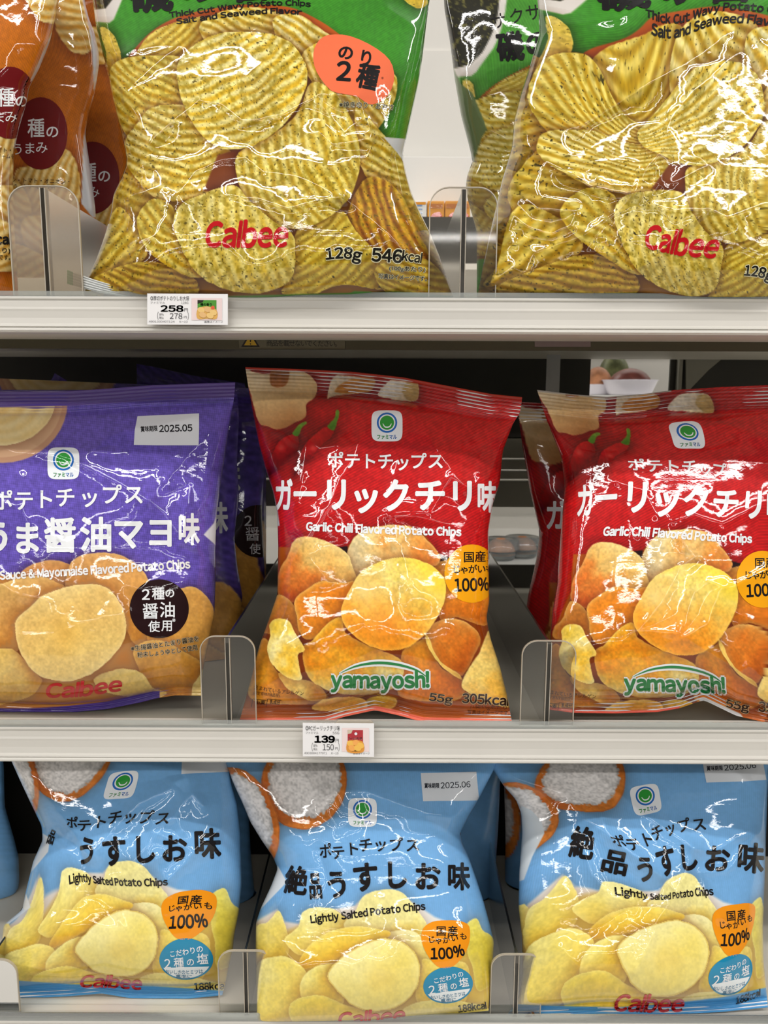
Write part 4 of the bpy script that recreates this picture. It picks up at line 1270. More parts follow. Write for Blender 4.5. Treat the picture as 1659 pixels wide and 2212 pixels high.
def build_green():
    A = Bag(L=[(178, -200), (190, -60), (200, 0), (208, 60), (218, 104), (232, 150), (242, 205), (258, 270), (272, 330), (274, 352), (262, 385), (245, 420), (240, 460), (226, 510), (208, 560), (188, 600), (178, 654)],
            R=[(952, -200), (936, -60), (928, 0), (920, 60), (912, 130), (904, 180), (893, 230), (880, 290), (869, 335), (876, 370), (888, 415), (908, 460), (930, 505), (950, 555), (966, 600), (984, 656)],
            T=[(178, -200), (560, -206), (952, -200)], B=[(178, 654), (300, 658), (600, 659), (984, 656)],
            Yb=None, Yt=0.60, D=0.046, seal=(40, 6), seed=7, shelf="top", ax=0.30, dent=0.008,
            creases=[([(246, 215), (250, 120), (290, 104), (360, 96), (385, 98), (330, 140), (250, 215)], 1.5, 14), ([(300, 340), (330, 300), (380, 255), (430, 215), (480, 225), (520, 258), (560, 258), (610, 245), (690, 202), (770, 208), (800, 275)], 3.0, 26),
                     ([(690, 225), (715, 250), (745, 282), (790, 255)], 1.4, 14), ([(300, 340), (350, 380), (385, 415), (420, 370), (480, 345), (530, 340), (570, 370), (640, 378), (690, 400), (740, 425)], 2.2, 20),
                     ([(740, 425), (790, 380), (800, 300)], 1.8, 18), ([(740, 425), (800, 470), (840, 505), (870, 540)], 2.2, 18), ([(500, 422), (560, 430), (620, 450), (740, 425)], 1.6, 16), ([(262, 385), (265, 425), (300, 420), (350, 402)], 1.8, 16),
                     ([(690, 285), (720, 312), (795, 302)], 2.2, 18), ([(840, 20), (870, 40), (905, 64)], 2.0, 18), ([(300, 540), (330, 512), (300, 520)], 1.2, 12), ([(270, 220), (262, 150)], 1.2, 10), ([(869, 335), (840, 320), (810, 280)], -1.6, 18), ([(274, 352), (310, 350), (330, 370)], -1.8, 18)])
    ov = [([(895, 292), (880, 300), (828, 296), (858, 330), (872, 350), (880, 320)], (222, 224, 226)), ([(174, 665), (176, 650), (600, 648), (740, 640), (765, 629), (800, 630), (830, 641), (985, 650), (985, 668)], (86, 150, 56))]
    A.build("crisp_bag", art_green, "large green seaweed crisp bag with the whole orange round badge, above the 258 yen tag", "large green seaweed crisp bags", over=ov, step=1.8, tone=1.38, backcol=(214, 216, 216))
    print_green(A)
    # free end of the bottom seal: white, ribbed, its tip green
    U, Vv = np.meshgrid(np.linspace(0, 1, 90), np.linspace(0, 1, 26))
    cx, cy = 145 + 175 * U, 598 + 40 * U + 6 * np.sin(U * 3)
    half = 15 - 7 * U
    px, py = cx + 0 * Vv, cy + (Vv - 0.5) * 2 * half
    Pw = at(px.ravel(), py.ravel(), (0.5052 - 0.0006 * np.sin(Vv * 2 * math.pi * 5) - 0.0055 * U).ravel())
    Pw[:, 2] = np.maximum(Pw[:, 2], A.zmin)
    a = np.arange(U.size).reshape(U.shape)
    Fq = np.stack([a[:-1, :-1], a[1:, :-1], a[1:, 1:], a[:-1, 1:]], -1).reshape(-1, 4)
    cc = np.where((U.ravel() < 0.07)[:, None], np.array([86, 170, 66]), np.array([214, 216, 214]))
    o = mesh_obj("seal_flap", Pw, Fq, FILM, A.root, True, cc, np.stack([px.ravel(), py.ravel()], 1) / 100)
    o["label"] = "white ribbed end of the bottom seal with a green tip"
    B = Bag(L=[(1150, -200), (1158, -40), (1163, 30), (1165, 75), (1150, 125), (1136, 170), (1124, 205), (1110, 260), (1106, 316), (1095, 355), (1083, 395), (1070, 455), (1058, 505), (1044, 570), (1028, 654)],
            R=[(1960, -200), (1900, 100), (1860, 300), (1880, 480), (1950, 654)],
            T=[(1150, -200), (1550, -206), (1960, -200)], B=[(1028, 654), (1200, 658), (1600, 659), (1950, 654)],
            Yb=None, Yt=0.60, D=0.046, seal=(40, 6), seed=15, p2a=TPS(_GR, _GL), a2p=TPS(_GL, _GR), shelf="top", ax=0.30, dent=0.008,
            creases=[([(1240, 275), (1320, 230), (1450, 150), (1560, 75), (1660, 0)], 2.4, 24), ([(1250, 278), (1400, 180), (1520, 115), (1600, 50)], 1.4, 14), ([(1236, 275), (1180, 245), (1126, 212)], 2.2, 22),
                     ([(1110, 295), (1160, 330), (1210, 365), (1280, 405), (1350, 416), (1372, 414), (1395, 370), (1425, 332), (1450, 260), (1500, 195), (1640, 75)], 2.6, 24), ([(1425, 332), (1440, 345), (1425, 400), (1400, 425)], 1.4, 12),
                     ([(1105, 380), (1130, 420), (1160, 450), (1246, 456), (1235, 485), (1190, 505), (1140, 490), (1105, 460)], 2.8, 22), ([(1110, 430), (1098, 500), (1110, 525)], 2.2, 16), ([(1160, 545), (1260, 510), (1330, 460), (1380, 410)], 1.8, 18),
                     ([(1295, 525), (1290, 545), (1330, 550), (1350, 520)], 1.4, 12), ([(1365, 585), (1400, 570), (1440, 530), (1480, 490), (1520, 465)], 1.6, 16), ([(1400, 440), (1460, 455), (1530, 450), (1570, 470), (1659, 435)], 1.8, 18),
                     ([(1455, 395), (1500, 370), (1530, 356), (1510, 340)], 1.4, 12), ([(1040, 625), (1110, 580), (1150, 605)], 1.8, 16), ([(1188, 55), (1270, 50), (1340, 40), (1400, 0)], 1.8, 18), ([(1240, 275), (1225, 240), (1210, 190)], -1.4, 18)])
    ov = [([(1025, 670), (1028, 648), (1200, 645), (1240, 634), (1280, 640), (1960, 645), (1960, 670)], (70, 120, 60))]
    B.build("crisp_bag", art_green, "large green seaweed crisp bag cut by the picture edge, long diagonal crease", "large green seaweed crisp bags", over=ov, step=1.8, tone=1.38, backcol=(214, 216, 216))
    print_green(B, False)
    S, Si = TPS([(1120, 100), (1000, 345), (958, 0), (1050, 200), (1060, 500), (1180, 60), (1000, 190)], [(325, -18), (262, 300), (178, -160), (290, 110), (300, 560), (400, -60), (220, 80)], 1), None
    Si = TPS([(325, -18), (262, 300), (178, -160), (290, 110), (300, 560), (400, -60), (220, 80)], [(1120, 100), (1000, 345), (958, 0), (1050, 200), (1060, 500), (1180, 60), (1000, 190)], 1)
    C = Bag(L=[(952, -120), (960, 20), (972, 90), (982, 170), (996, 250), (1012, 310), (1022, 350), (1010, 375), (1006, 400), (1010, 430), (1030, 500), (1030, 638)],
            R=[(1560, -120), (1500, 300), (1520, 638)], T=[(952, -120), (1560, -120)], B=[(1030, 638), (1520, 638)], Yb=0.675, Yt=0.70, D=0.034, shelf='top', seal=(30, 0), seed=19, p2a=S, a2p=Si, nf=3, dent=0.003,
            creases=[([(975, 60), (990, 130), (1012, 200), (1035, 250), (1050, 275)], 1.2, 12), ([(1060, 282), (1095, 300)], 1.6, 14)])
    ov = [([(974, 112), (972, 130), (994, 180), (1020, 200), (1046, 262), (1052, 280), (1040, 300), (1022, 352), (990, 250)], (118, 136, 92))]
    C.build("crisp_bag", art_green, "green seaweed crisp bag in the back, dark seaweed picture showing past the cut-off bag", "large green seaweed crisp bags", over=ov, step=3.2, backcol=(214, 216, 216))
    q = Print(C)
    C.a2p = Ident()
    q.chars("サクサク", [(1076, 44), (1116, 34), (1152, 26), (1190, 18)], (36, 38), BK, 0.012, rot=-8)
    q.chars("磯の", [(1102, 100), (1162, 92)], [(60, 66), (58, 62)], BK, 0.05, rot=-6)
    q.build("lettering", C.root)


def art_orange(x, y):
    p = Paint(x, y, (198, 116, 24))
    p.weave(np.ones_like(x), 0.12, 4.4, -20)
    V, Cn = (196, 142, 44), (244, 226, 172)
    kw = dict(mott=0.4, mscale=24, rim=(240, 220, 150), rima=0.3, under=0.4, underw=10)
    S2 = [(236, 206, 130), (226, 184, 90), (210, 150, 50)]
    p.chip(Ka([(330, -60), (560, -60), (600, 120), (610, 250), (560, 340), (460, 330), (380, 230), (340, 110)]), S2, 60, seed=2, ridge=(8, 20, 4, V, Cn), **kw)
    p.chip(Ka([(160, -100), (330, -100), (360, 60), (320, 130), (230, 90), (180, 0)]), S2, 60, seed=3, ridge=(20, 18, 4, V, Cn), **kw)
    p.chip(Ka([(100, 1100), (200, 1060), (330, 1010), (400, 950), (470, 1000), (510, 1150), (500, 1320), (380, 1400), (200, 1400), (90, 1300)]), S2, 60, seed=4, ridge=(-66, 16, 4, V, Cn), **kw)
    p.chip(Ka([(-60, 1180), (100, 1150), (200, 1330), (180, 1560), (40, 1640), (-80, 1500)]), S2, 60, seed=5, ridge=(24, 18, 4, V, Cn), **kw)
    p.chip(Ka([(150, 1400), (330, 1380), (480, 1400), (500, 1560), (300, 1640), (160, 1560)]), S2, 60, seed=6, ridge=(40, 18, 4, V, Cn), **kw)
    p.chip(Ka([(-100, 1600), (100, 1560), (300, 1640), (460, 1640), (480, 1900), (-100, 1900)]), S2, 60, seed=7, ridge=(-20, 18, 4, V, Cn), **kw)
    return p.c


def build_orange():
    specs = (
        ((62, 0), "orange crisp bag at the front of the corner, cut by the picture edge", 0.545, 0.59, (-66, -66),
         [(-420, -200), (-420, 640)], [(150, -200), (132, -20), (108, 90), (84, 150), (62, 190), (58, 220), (40, 280), (30, 330), (28, 400), (30, 480), (36, 560), (40, 645)], (40, 645), [(30, 318), (40, 270), (58, 214), (62, 180), (112, 70), (122, 90), (80, 190), (62, 250), (40, 330)]),
        ((0, 0), "orange crisp bag behind the first, dark red round badge above the milky divider tab", 0.635, 0.66, (0, 0),
         [(-300, -200), (-300, 600)], [(205, -200), (182, 0), (192, 40), (204, 70), (213, 110), (214, 140), (205, 200), (190, 250), (184, 290), (196, 370), (206, 450), (212, 600)], (212, 600), [(176, -10), (190, 0), (208, 60), (222, 120), (214, 160), (196, 230), (180, 300), (176, 440), (200, 470), (222, 470), (200, 330), (204, 230), (200, 120), (192, 60)]),
        ((-112, -96), "third orange crisp bag, a narrow strip between its neighbour and the green bag", 0.705, 0.73, (112, 96),
         [(-100, -200), (-100, 600)], [(420, -200), (400, 100), (380, 300), (390, 600)], (390, 600), None))
    for (off, lab, Yb, Yt, sh, L, R, br, wh) in specs:
        S, Si = Shift(sh, (0, 0)), Shift((0, 0), sh)
        x0, x1 = L[0][0], R[0][0]
        C = Bag(L=L, R=R, T=[(x0, -200), (x1, -200)], B=[(L[-1][0], br[1] + 2), br], Yb=Yb, Yt=Yt, D=0.032, shelf='top', seal=(30, 0), seed=51 + sh[0], p2a=S, a2p=Si, nf=10,
                creases=[([(R[k][0] - 14, R[k][1]) for k in range(2, len(R) - 1)], 2.0, 16)])
        ov = [(wh, (206, 206, 210))] if wh else []
        C.build("crisp_bag", art_orange, lab, "large orange crisp bags", over=ov, step=3.0, backcol=(206, 206, 210))
        q = Print(C)
        q.poly(ell(88, 288, 58, 78, 0, n=40), (112, 10, 14), 1)
        q.chars("種の", [(78, 276), (113, 284)], [(38, 44), 30], WH, 0.02)
        q.chars("うまみ", [(38, 322), (64, 320), (90, 318)], 28, WH, 0.012)
        q.build("flavour_badge", C.root)
        q = Print(C)
        q.txt("チキン・トマト・オニオン・", [(0, 388), (150, 392)], 11, (60, 30, 12), 0.01)
        q.txt("こしょう・クリームを使用", [(0, 402), (118, 404)], 11, (60, 30, 12), 0.01)
        q.build("ingredient_lettering", C.root)
        if sh[0] == -66:
            q = Print(C)
            q.chars("味", [(84, 4)], (70, 80), BK, 0.05)
            q.build("title_lettering", C.root)
            q = Print(C)
            q.txt("(100gあたり)", [(0, 606), (88, 607)], 12, BK, 0.02)
            q.txt("546kcal", [(0, 582), (88, 583)], 20, BK, 0.03)
            q.txt("写真はイメージです。", [(-12, 621), (88, 622)], 11, BK, 0.015)
            q.build("weight_lettering", C.root)
# ------------------------------------------------------------------ art: purple soy-mayo crisps
def Kp(p): return zz(p, 0, 1120, 2.765)
def Kq(p): return zz(p, 0, 680, 2.765)


def art_purple(x, y):
    p = Paint(x, y, (104, 86, 178))
    p.weave(np.ones_like(x), 0.13, 4.3, 8)
    p.weave(np.ones_like(x), 0.08, 4.9, 96)
    # cream in a wooden bowl
    p.flat(ell(5, 868, 141, 132, n=40), (206, 160, 128), 2)
    p.flat(ell(5, 866, 130, 122, n=40), (222, 182, 146), 2)
    p.chip(ell(2, 858, 118, 104, n=20), [(242, 216, 152), (234, 200, 128), (242, 220, 166)], 60, grain=0.08, mott=0.4, mscale=30, rima=0.2, under=0.3)
    for k, (r, a) in enumerate(((100, 0.6), (78, 0.5), (56, 0.6), (34, 0.5))):
        d = np.abs(np.hypot((x - 10 + k * 6) / 1.15, y - 862 - k * 2) - r)
        w = (0.7 * a * np.exp(-(d / 7) ** 2) * (np.hypot((x - 2) / 1.13, y - 858) < 104))[:, None]
        p.c = p.c * (1 - w) + np.array([248, 234, 190]) * w
        d = np.abs(np.hypot((x - 10 + k * 6) / 1.15, y - 862 - k * 2) - r + 9)
        w = (0.26 * a * np.exp(-(d / 6) ** 2) * (np.hypot((x - 2) / 1.13, y - 858) < 104))[:, None]
        p.c = p.c * (1 - w) + np.array([196, 150, 74]) * w
    p.flat([(-900, 500), (1200, 500), (1200, 800), (508, 858), (330, 866), (150, 877), (0, 880), (-900, 884)], (98, 74, 152), 2)
    T1, T2, T3 = (224, 186, 130), (230, 200, 140), (212, 162, 94)
    kw = dict(grain=0.14, mott=0.3, mscale=24, rim=(246, 228, 182), rima=0.35, under=0.35, underw=10)
    base = Kp([(-900, 420), (120, 330), (400, 300), (600, 240), (880, 380), (1100, 430), (1250, 520), (1340, 700), (1345, 1300), (-900, 1300)])
    p.flat(base, (214, 158, 84), 3)
    p.chip(Kp([(120, 350), (140, 310), (200, 270), (300, 250), (380, 260), (432, 295), (410, 410), (320, 400), (220, 380)]), [(214, 166, 118), (222, 180, 130)], 60, seed=1, **kw)
    p.chip(Kp([(415, 290), (450, 240), (520, 212), (620, 203), (720, 220), (800, 260), (860, 320), (900, 400), (960, 560), (900, 760), (780, 720), (720, 510), (660, 430), (560, 400), (400, 420)]), [(220, 178, 128), (224, 178, 114), (218, 168, 92)], 70, seed=2, **kw)
    p.chip(Kp([(1060, 425), (1150, 408), (1230, 460), (1282, 560), (1290, 740), (1220, 950), (1130, 900), (900, 800), (900, 560), (980, 450)]), [(222, 182, 120), (224, 180, 108), (230, 190, 120)], 70, seed=3, **kw)
    p.chip(Kp([(1290, 300), (1345, 340), (1390, 430), (1400, 560), (1370, 680), (1345, 640), (1310, 480)]), [(206, 160, 100), (190, 138, 76)], 70, seed=9, **kw)
    p.chip(Kp([(-700, 520), (-500, 400), (-200, 350), (0, 390), (100, 358), (220, 345), (320, 370), (390, 425), (300, 520), (170, 640), (95, 800), (-200, 900), (-600, 800)]), [T2, T1, T3], 70, seed=4, **kw)
    p.chip(Kp([(800, 790), (880, 730), (1000, 740), (1100, 800), (1190, 850), (1212, 950), (1180, 1060), (1000, 1080), (880, 1000), (830, 900)]), [(226, 184, 112), (214, 160, 80)], 60, seed=5, **kw)
    p.chip(Kp([(560, 960), (680, 905), (780, 900), (860, 935), (910, 1010), (1000, 1040), (900, 1080), (640, 1040)]), [(236, 218, 160), (230, 200, 130)], 60, seed=6, **kw)
    p.chip(Kp([(1150, 1000), (1180, 960), (1230, 880), (1260, 960), (1240, 1100), (1150, 1100)]), [(238, 222, 168), (230, 204, 140)], 60, seed=12, **kw)
    p.chip(Kp([(-400, 900), (-100, 800), (0, 778), (80, 785), (150, 850), (220, 930), (250, 980), (140, 1080), (-200, 1120)]), [(228, 196, 120), (234, 210, 146), (220, 176, 100)], 60, seed=7, **kw)
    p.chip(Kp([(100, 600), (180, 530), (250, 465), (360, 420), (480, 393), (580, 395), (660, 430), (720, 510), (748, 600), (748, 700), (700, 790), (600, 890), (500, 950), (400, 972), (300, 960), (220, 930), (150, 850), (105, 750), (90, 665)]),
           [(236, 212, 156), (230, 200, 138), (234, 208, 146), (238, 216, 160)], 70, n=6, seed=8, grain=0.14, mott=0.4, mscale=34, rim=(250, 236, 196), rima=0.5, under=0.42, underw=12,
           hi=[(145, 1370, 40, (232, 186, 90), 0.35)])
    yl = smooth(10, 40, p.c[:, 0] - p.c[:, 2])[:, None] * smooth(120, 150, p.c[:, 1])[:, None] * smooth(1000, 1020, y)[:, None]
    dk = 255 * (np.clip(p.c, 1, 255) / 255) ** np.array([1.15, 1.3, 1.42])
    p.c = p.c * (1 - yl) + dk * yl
    return p.c


def print_purple(bag, full=True):
    r = bag.root
    if full:
        q = Print(bag)
        q.poly([(297, 899), (340, 897), (385, 895), (430, 893), (430, 928), (429, 962), (380, 962), (335, 962), (289, 961), (291, 930)], (226, 228, 234), 1)
        q.txt("賞味期限", [(304, 927), (340, 925)], 12, (40, 40, 46), 0.03)
        q.txt("2025.05", [(344, 926), (415, 924)], 14, (40, 40, 46), 0.012)
        q.build("date_panel", r)
        q = Print(bag); logo_badge(q, 137, 1001, 1.03); q.build("logo_badge", r)
    q = Print(bag)
    q.chars("ポテトチップス", [(6, 1081), (51, 1081), (96, 1078), (141, 1074), (193, 1074), (240, 1068), (289, 1068)], 46, WH, 0.03)
    q.chars("うま醤油マヨ味", [(-8, 1160), (58, 1162), (130, 1156), (208, 1154), (277, 1151), (347, 1149), (408, 1143)],
            [(72, 80), (66, 74), (72, 78), (72, 78), (70, 76), (66, 74), (48, 72)], WH, 0.04)
    q.txt("Sauce & Mayonnaise Flavored Potato Chips", [(0, 1243), (205, 1231), (410, 1218)], 17.5, (236, 234, 232), 0.03)
    q.build("lettering", r)
    q = Print(bag)
    q.poly(ell(344, 1315, 64, 63.5, n=44), (34, 8, 10), 1)
    q.chars("2種の", [(315, 1284), (342, 1282), (367, 1281)], [30, 28, 22], WH, 0.03)
    q.chars("醤油", [(325, 1320), (362, 1317)], 36, WH, 0.02)
    q.chars("使用", [(333, 1353), (361, 1351)], 26, WH, 0.02)
    q.chars("※", [(378, 1339)], 14, WH)
    q.build("flavour_badge", r)
    q = Print(bag)
    for o, c, l in ((0.06, (236, 214, 170), 2), (0.015, (40, 24, 10), 3)):
        q.txt("※生揚醤油とたまり醤油を", [(283, 1401), (350, 1392), (429, 1379)], 12, c, o, l)
        q.txt("粉末しょうゆとして使用", [(297, 1415), (360, 1408), (426, 1398)], 12, c, o, l)
    q.build("fine_print_lettering", r)
    q = Print(bag)
    q.txt("Calbee", [(101, 1492), (170, 1490), (240, 1480), (262, 1478)], 29, (206, 34, 40), 0.02, shear=0.18)
    q.build("maker_logo", r)


def build_purple():
    A = Bag(L=[(-190, 850), (-180, 1000), (-150, 1120), (-150, 1300), (-175, 1420), (-190, 1536)],
            R=[(508, 826), (506, 856), (497, 910), (488, 969), (476, 1050), (468, 1110), (465, 1190), (466, 1250), (463, 1330), (448, 1400), (438, 1450), (434, 1503)],
            T=[(-190, 850), (0, 846), (150, 845), (240, 839), (330, 832), (508, 826)],
            B=[(-190, 1536), (0, 1537), (60, 1540), (140, 1540), (230, 1532), (300, 1518), (340, 1508), (380, 1502), (434, 1503)],
            Yb=None, Yt=0.585, D=0.036, seal=(46, 18), seed=5, shelf="mid",
            creases=[([(230, 978), (200, 975), (235, 940), (290, 925), (350, 918), (420, 900)], 2.2, 20), ([(0, 948), (60, 955), (170, 1000), (260, 1045), (320, 1080)], 1.8, 20),
                     ([(0, 965), (40, 978), (110, 982)], 1.2, 14), ([(505, 865), (440, 945), (390, 1000), (325, 1080)], 1.8, 26), ([(325, 1080), (360, 1070), (410, 1045)], -1.6, 20),
                     ([(325, 1080), (355, 1110), (380, 1150)], 1.6, 16), ([(325, 1082), (345, 1130)], 1.0, 12), ([(410, 1050), (400, 1110), (395, 1170), (420, 1180)], 1.8, 16),
                     ([(50, 1030), (45, 1090), (60, 1130)], 1.0, 14), ([(0, 1260), (40, 1285), (75, 1290)], 1.6, 18), ([(455, 1345), (420, 1370), (380, 1380)], 1.4, 16), ([(280, 1265), (300, 1272)], 1.2, 12), ([(430, 1180), (470, 1230)], 1.5, 18)])
    over = [([(-200, 1545), (-200, 1524), (0, 1530), (60, 1530), (140, 1526), (230, 1515), (330, 1493), (345, 1492), (345, 1510), (230, 1545)], (74, 52, 140)),
            ([(468, 1112), (462, 1130), (440, 1155), (463, 1175), (470, 1185)], (230, 230, 236))]
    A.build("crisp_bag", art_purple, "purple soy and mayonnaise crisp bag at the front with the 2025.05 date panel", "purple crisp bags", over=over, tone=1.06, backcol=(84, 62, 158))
    print_purple(A)
    for (dx, dy, k, Y, lab, L, R, T, B) in (
        (62, -10, 1.0, 0.645, "second purple crisp bag, peeping out directly behind the front purple one", [(-120, 842), (-110, 1200), (-120, 1530)],
         [(512, 838), (516, 900), (512, 1000), (516, 1070), (506, 1160), (512, 1220), (524, 1290), (512, 1370), (494, 1430), (490, 1536)], [(-120, 842), (200, 842), (512, 838)], [(-120, 1530), (200, 1532), (490, 1536)]),
        (118, -40, 0.95, 0.705, "third purple crisp bag, in deep shade beside the red bag", [(-60, 815), (-60, 1500)],
         [(540, 838), (560, 900), (572, 1000), (566, 1100), (570, 1180), (572, 1260), (560, 1330), (548, 1400), (545, 1480)], [(-60, 815), (110, 822), (300, 830), (540, 838)], [(-60, 1480), (545, 1480)]),
        (150, -70, 0.92, 0.765, "rearmost purple crisp bag, its folded dark top edge raised above the others", [(295, 786), (300, 1000), (300, 1400)],
         [(528, 828), (575, 1000), (575, 1400)], [(295, 786), (330, 792), (420, 812), (528, 828)], [(300, 1400), (575, 1400)]),
        (-300, -40, 0.92, 0.765, "purple crisp bag behind with only its dark sealed top showing at the picture edge", [(-260, 815), (-260, 1400)],
         [(118, 806), (190, 850), (200, 1000), (200, 1400)], [(-260, 815), (0, 818), (112, 822), (118, 806)], [(-260, 1400), (200, 1400)])):
        S, Si = Shift((dx, dy), (0, 0), k), Shift((0, 0), (dx, dy), 1 / k)
        C = Bag(L=L, R=R, T=T, B=B, Yb=Y, Yt=Y + 0.02, D=0.022, shelf='mid', seal=(40, 0), seed=31 + dx, p2a=S, a2p=Si, nf=8)
        C.build("crisp_bag", art_purple, lab, "purple crisp bags", step=4.0, backcol=(84, 62, 158))
        if dx in (62, 118):
            q = Print(C)
            q.chars("味", [(408 + (0 if dx == 62 else -8), 1128)], [(46, 70)], WH, 0.04)
            q.build("title_lettering", C.root)
            q = Print(C)
            if dx == 118:
                q.poly(ell(464, 1250, 60, 60, n=30), (34, 8, 10), 1)
                q.chars("2", [(440, 1226)], 30, WH, 0.015); q.chars("醤", [(450, 1256)], 34, WH, 0.01); q.chars("使", [(456, 1290)], 26, WH, 0.01)
            else:
                q.txt("324kcal", [(360, 1500), (428, 1502)], 20, (70, 50, 36), 0.02)
                q.txt("(1袋58gあたり)", [(360, 1523), (426, 1523)], 11, (70, 50, 36), 0.01)
            q.build("lettering", C.root)
build_green()
build_orange()
build_purple()
build_red()
build_blue()
# ------------------------------------------------------------------ shelving and surroundings
def shelf(y_lip, y_top, y_bot, label, boardcol, depth=0.40):
    """display shelf: board, price rail with ribs along its front, clear strip on top"""
    z1, z0, zl = zpx(y_top, 0.499), zpx(y_bot, 0.499), zpx(y_lip, 0.499)
    root = empty("display_shelf", (0, 0.7, z1), label, "shelf")
    h = z1 - z0
    P = [(0.512, z1), (0.4985, z1), (0.4974, z1 - 0.02 * h), (0.4972, z1 - 0.09 * h), (0.4980, z1 - 0.105 * h), (0.4976, z1 - 0.30 * h), (0.4971, z1 - 0.36 * h), (0.4972, z1 - 0.42 * h),
         (0.4971, z1 - 0.60 * h), (0.4962, z1 - 0.77 * h), (0.4950, z1 - 0.785 * h), (0.4945, z1 - 0.84 * h), (0.4955, z1 - 0.86 * h), (0.4946, z1 - 0.89 * h), (0.4941, z1 - 0.95 * h),
         (0.4950, z1 - 0.97 * h), (0.4955, z0), (0.512, z0)]
    MB().prof(P, -0.62, 0.62).build("price_rail", M_RAIL, root, 0.0003)
    zb = z1 - 0.004
    MB().box(-0.62, 0.62, 0.5122, 0.5 + depth, zb - 0.016, zb).build("shelf_board", boardcol, root, 0.001)
    MB().box(-0.62, 0.62, 0.4975, 0.4987, z1 - 0.001, zl).build("clear_strip", M_STRIP, root)
    return zb


def tab_divider(x0, x1, yt, yb, shelf_z, label, fin_to=0.80, rise=0.0, mat=None):
    """clear divider: rounded front tab and the grey fin running back from it"""
    Y = 0.503
    a, b = at(x0, yb, Y), at(x1, yb, Y)
    t = at((x0 + x1) / 2, yt, Y)
    X0, X1, Z1, Z0 = a[0], b[0], t[2], shelf_z
    root = empty("shelf_divider", ((X0 + X1) / 2, Y, Z0), label, "shelf divider", "clear shelf dividers")
    r = (X1 - X0) * 0.28
    out = [(X0, Z0), (X1, Z0)]
    out += [(X1 - r + r * math.cos(k), Z1 - r + r * math.sin(k)) for k in np.linspace(0, math.pi / 2, 8)]
    out += [(X0 + r - r * math.sin(k), Z1 - r + r * math.cos(k)) for k in np.linspace(0, math.pi / 2, 8)]
    MB().slab(out, Y - 0.0006, Y + 0.0006).build("front_tab", mat or M_TAB, root, 0.0003)
    # bright moulded edge of the tab
    o2 = np.array(out)
    n = len(o2)
    loop = list(range(1, n)) + [0]
    v, f = [], []
    pts = [o2[i] for i in loop]
    for i, p in enumerate(pts):
        q0, q1 = pts[max(i - 1, 0)], pts[min(i + 1, n - 1)]
        d = np.array(q1) - np.array(q0)
        d /= np.linalg.norm(d) + 1e-9
        nn = np.array([d[1], -d[0]]) * 0.0003
        for sx, sy in ((1, -1), (1, 1), (-1, 1), (-1, -1)):
            v.append((p[0] + nn[0] * sx, Y + 0.0009 * sy, p[1] + nn[1] * sx))
    for i in range(n - 1):
        for k in range(4):
            f.append((i * 4 + k, i * 4 + (k + 1) % 4, i * 4 + 4 + (k + 1) % 4, i * 4 + 4 + k))
    mesh_obj("tab_edge", v, f, M_EDGE, root, False)
    xc = (X0 + X1) / 2
    fin_to = min(fin_to, 0.706) if shelf_z == Z_BOT else fin_to
    v = [(xc, Y + 0.0007, Z0), (xc, Y + 0.0007, Z1 - 0.001), (xc, fin_to, Z1 - 0.001 + rise), (xc, fin_to, Z0)]
    w = 0.0008
    vv = [(x + w, y, z) for x, y, z in v] + [(x - w, y, z) for x, y, z in v]
    mesh_obj("divider_fin", vv, [(0, 1, 2, 3), (7, 6, 5, 4), (0, 4, 5, 1), (1, 5, 6, 2), (2, 6, 7, 3), (3, 7, 4, 0)], M_FIN, root, False)
    MB().box(xc - 0.0011, xc + 0.0011, Y - 0.0006, Y + 0.006, Z0, Z1 - 0.0012).build("fin_rib", M_RIB, root)
    MB().box(xc - 0.0017, xc - 0.0012, Y - 0.0009, Y + 0.001, Z0, Z1 - 0.0012).box(xc + 0.0012, xc + 0.0017, Y - 0.0009, Y + 0.001, Z0, Z1 - 0.0012).build("rib_edging", M_EDGE, root)
    return root


M_RAIL = plain("rail_plastic", (204, 200, 192), 0.32, 0.5, noise=0.02, nscale=14)
M_BOARD = plain("shelf_enamel", (216, 210, 196), 0.45, 0.4, noise=0.03, nscale=20)
M_BOARDSH = plain("shelf_enamel_shaded", (152, 148, 136), 0.5, 0.4, noise=0.03, nscale=20)  # same enamel darkened: the middle board's shade put into its colour
M_STRIP = clear_plastic("clear_strip", (236, 240, 238), (214, 216, 212), 0.30)
M_TAB = clear_plastic("clear_tab", (253, 252, 250), (206, 200, 190), 0.02)
M_TABM = clear_plastic("milky_backlit_tab", (240, 234, 224), (214, 198, 176), 0.16, 0.12)  # slightly milky plastic, with a backlit haze put into its colour
M_EDGE = plain("tab_edge_plastic", (178, 168, 152), 0.25, 0.6)
M_FIN = clear_plastic("grey_fin", (150, 150, 146), (128, 126, 120), 0.62, 0.2)
M_RIB = plain("fin_edge_plastic", (92, 88, 82), 0.35, 0.5)
M_DARK = plain("dark_steel", (58, 55, 47), 0.5, 0.4, noise=0.05)
M_BAR = plain("dark_bar", (84, 78, 60), 0.55, 0.3)
M_SLAT = plain("grey_slat", (150, 146, 132), 0.45, 0.4, noise=0.03)
M_WALL = plain("white_board", (226, 222, 214), 0.5, 0.4, noise=0.02, nscale=6)

Z_TOP = shelf(*SHELF_PX['top'], "topmost shelf, its pale ribbed price rail under the green bags", M_BOARD)
Z_MID = shelf(*SHELF_PX['mid'], "middle shelf with pale price rail under the purple and red bags", M_BOARDSH)
Z_BOT = shelf(*SHELF_PX['bot'], "lowest shelf, only its white board and rail edge showing under the blue bags", M_BOARD)

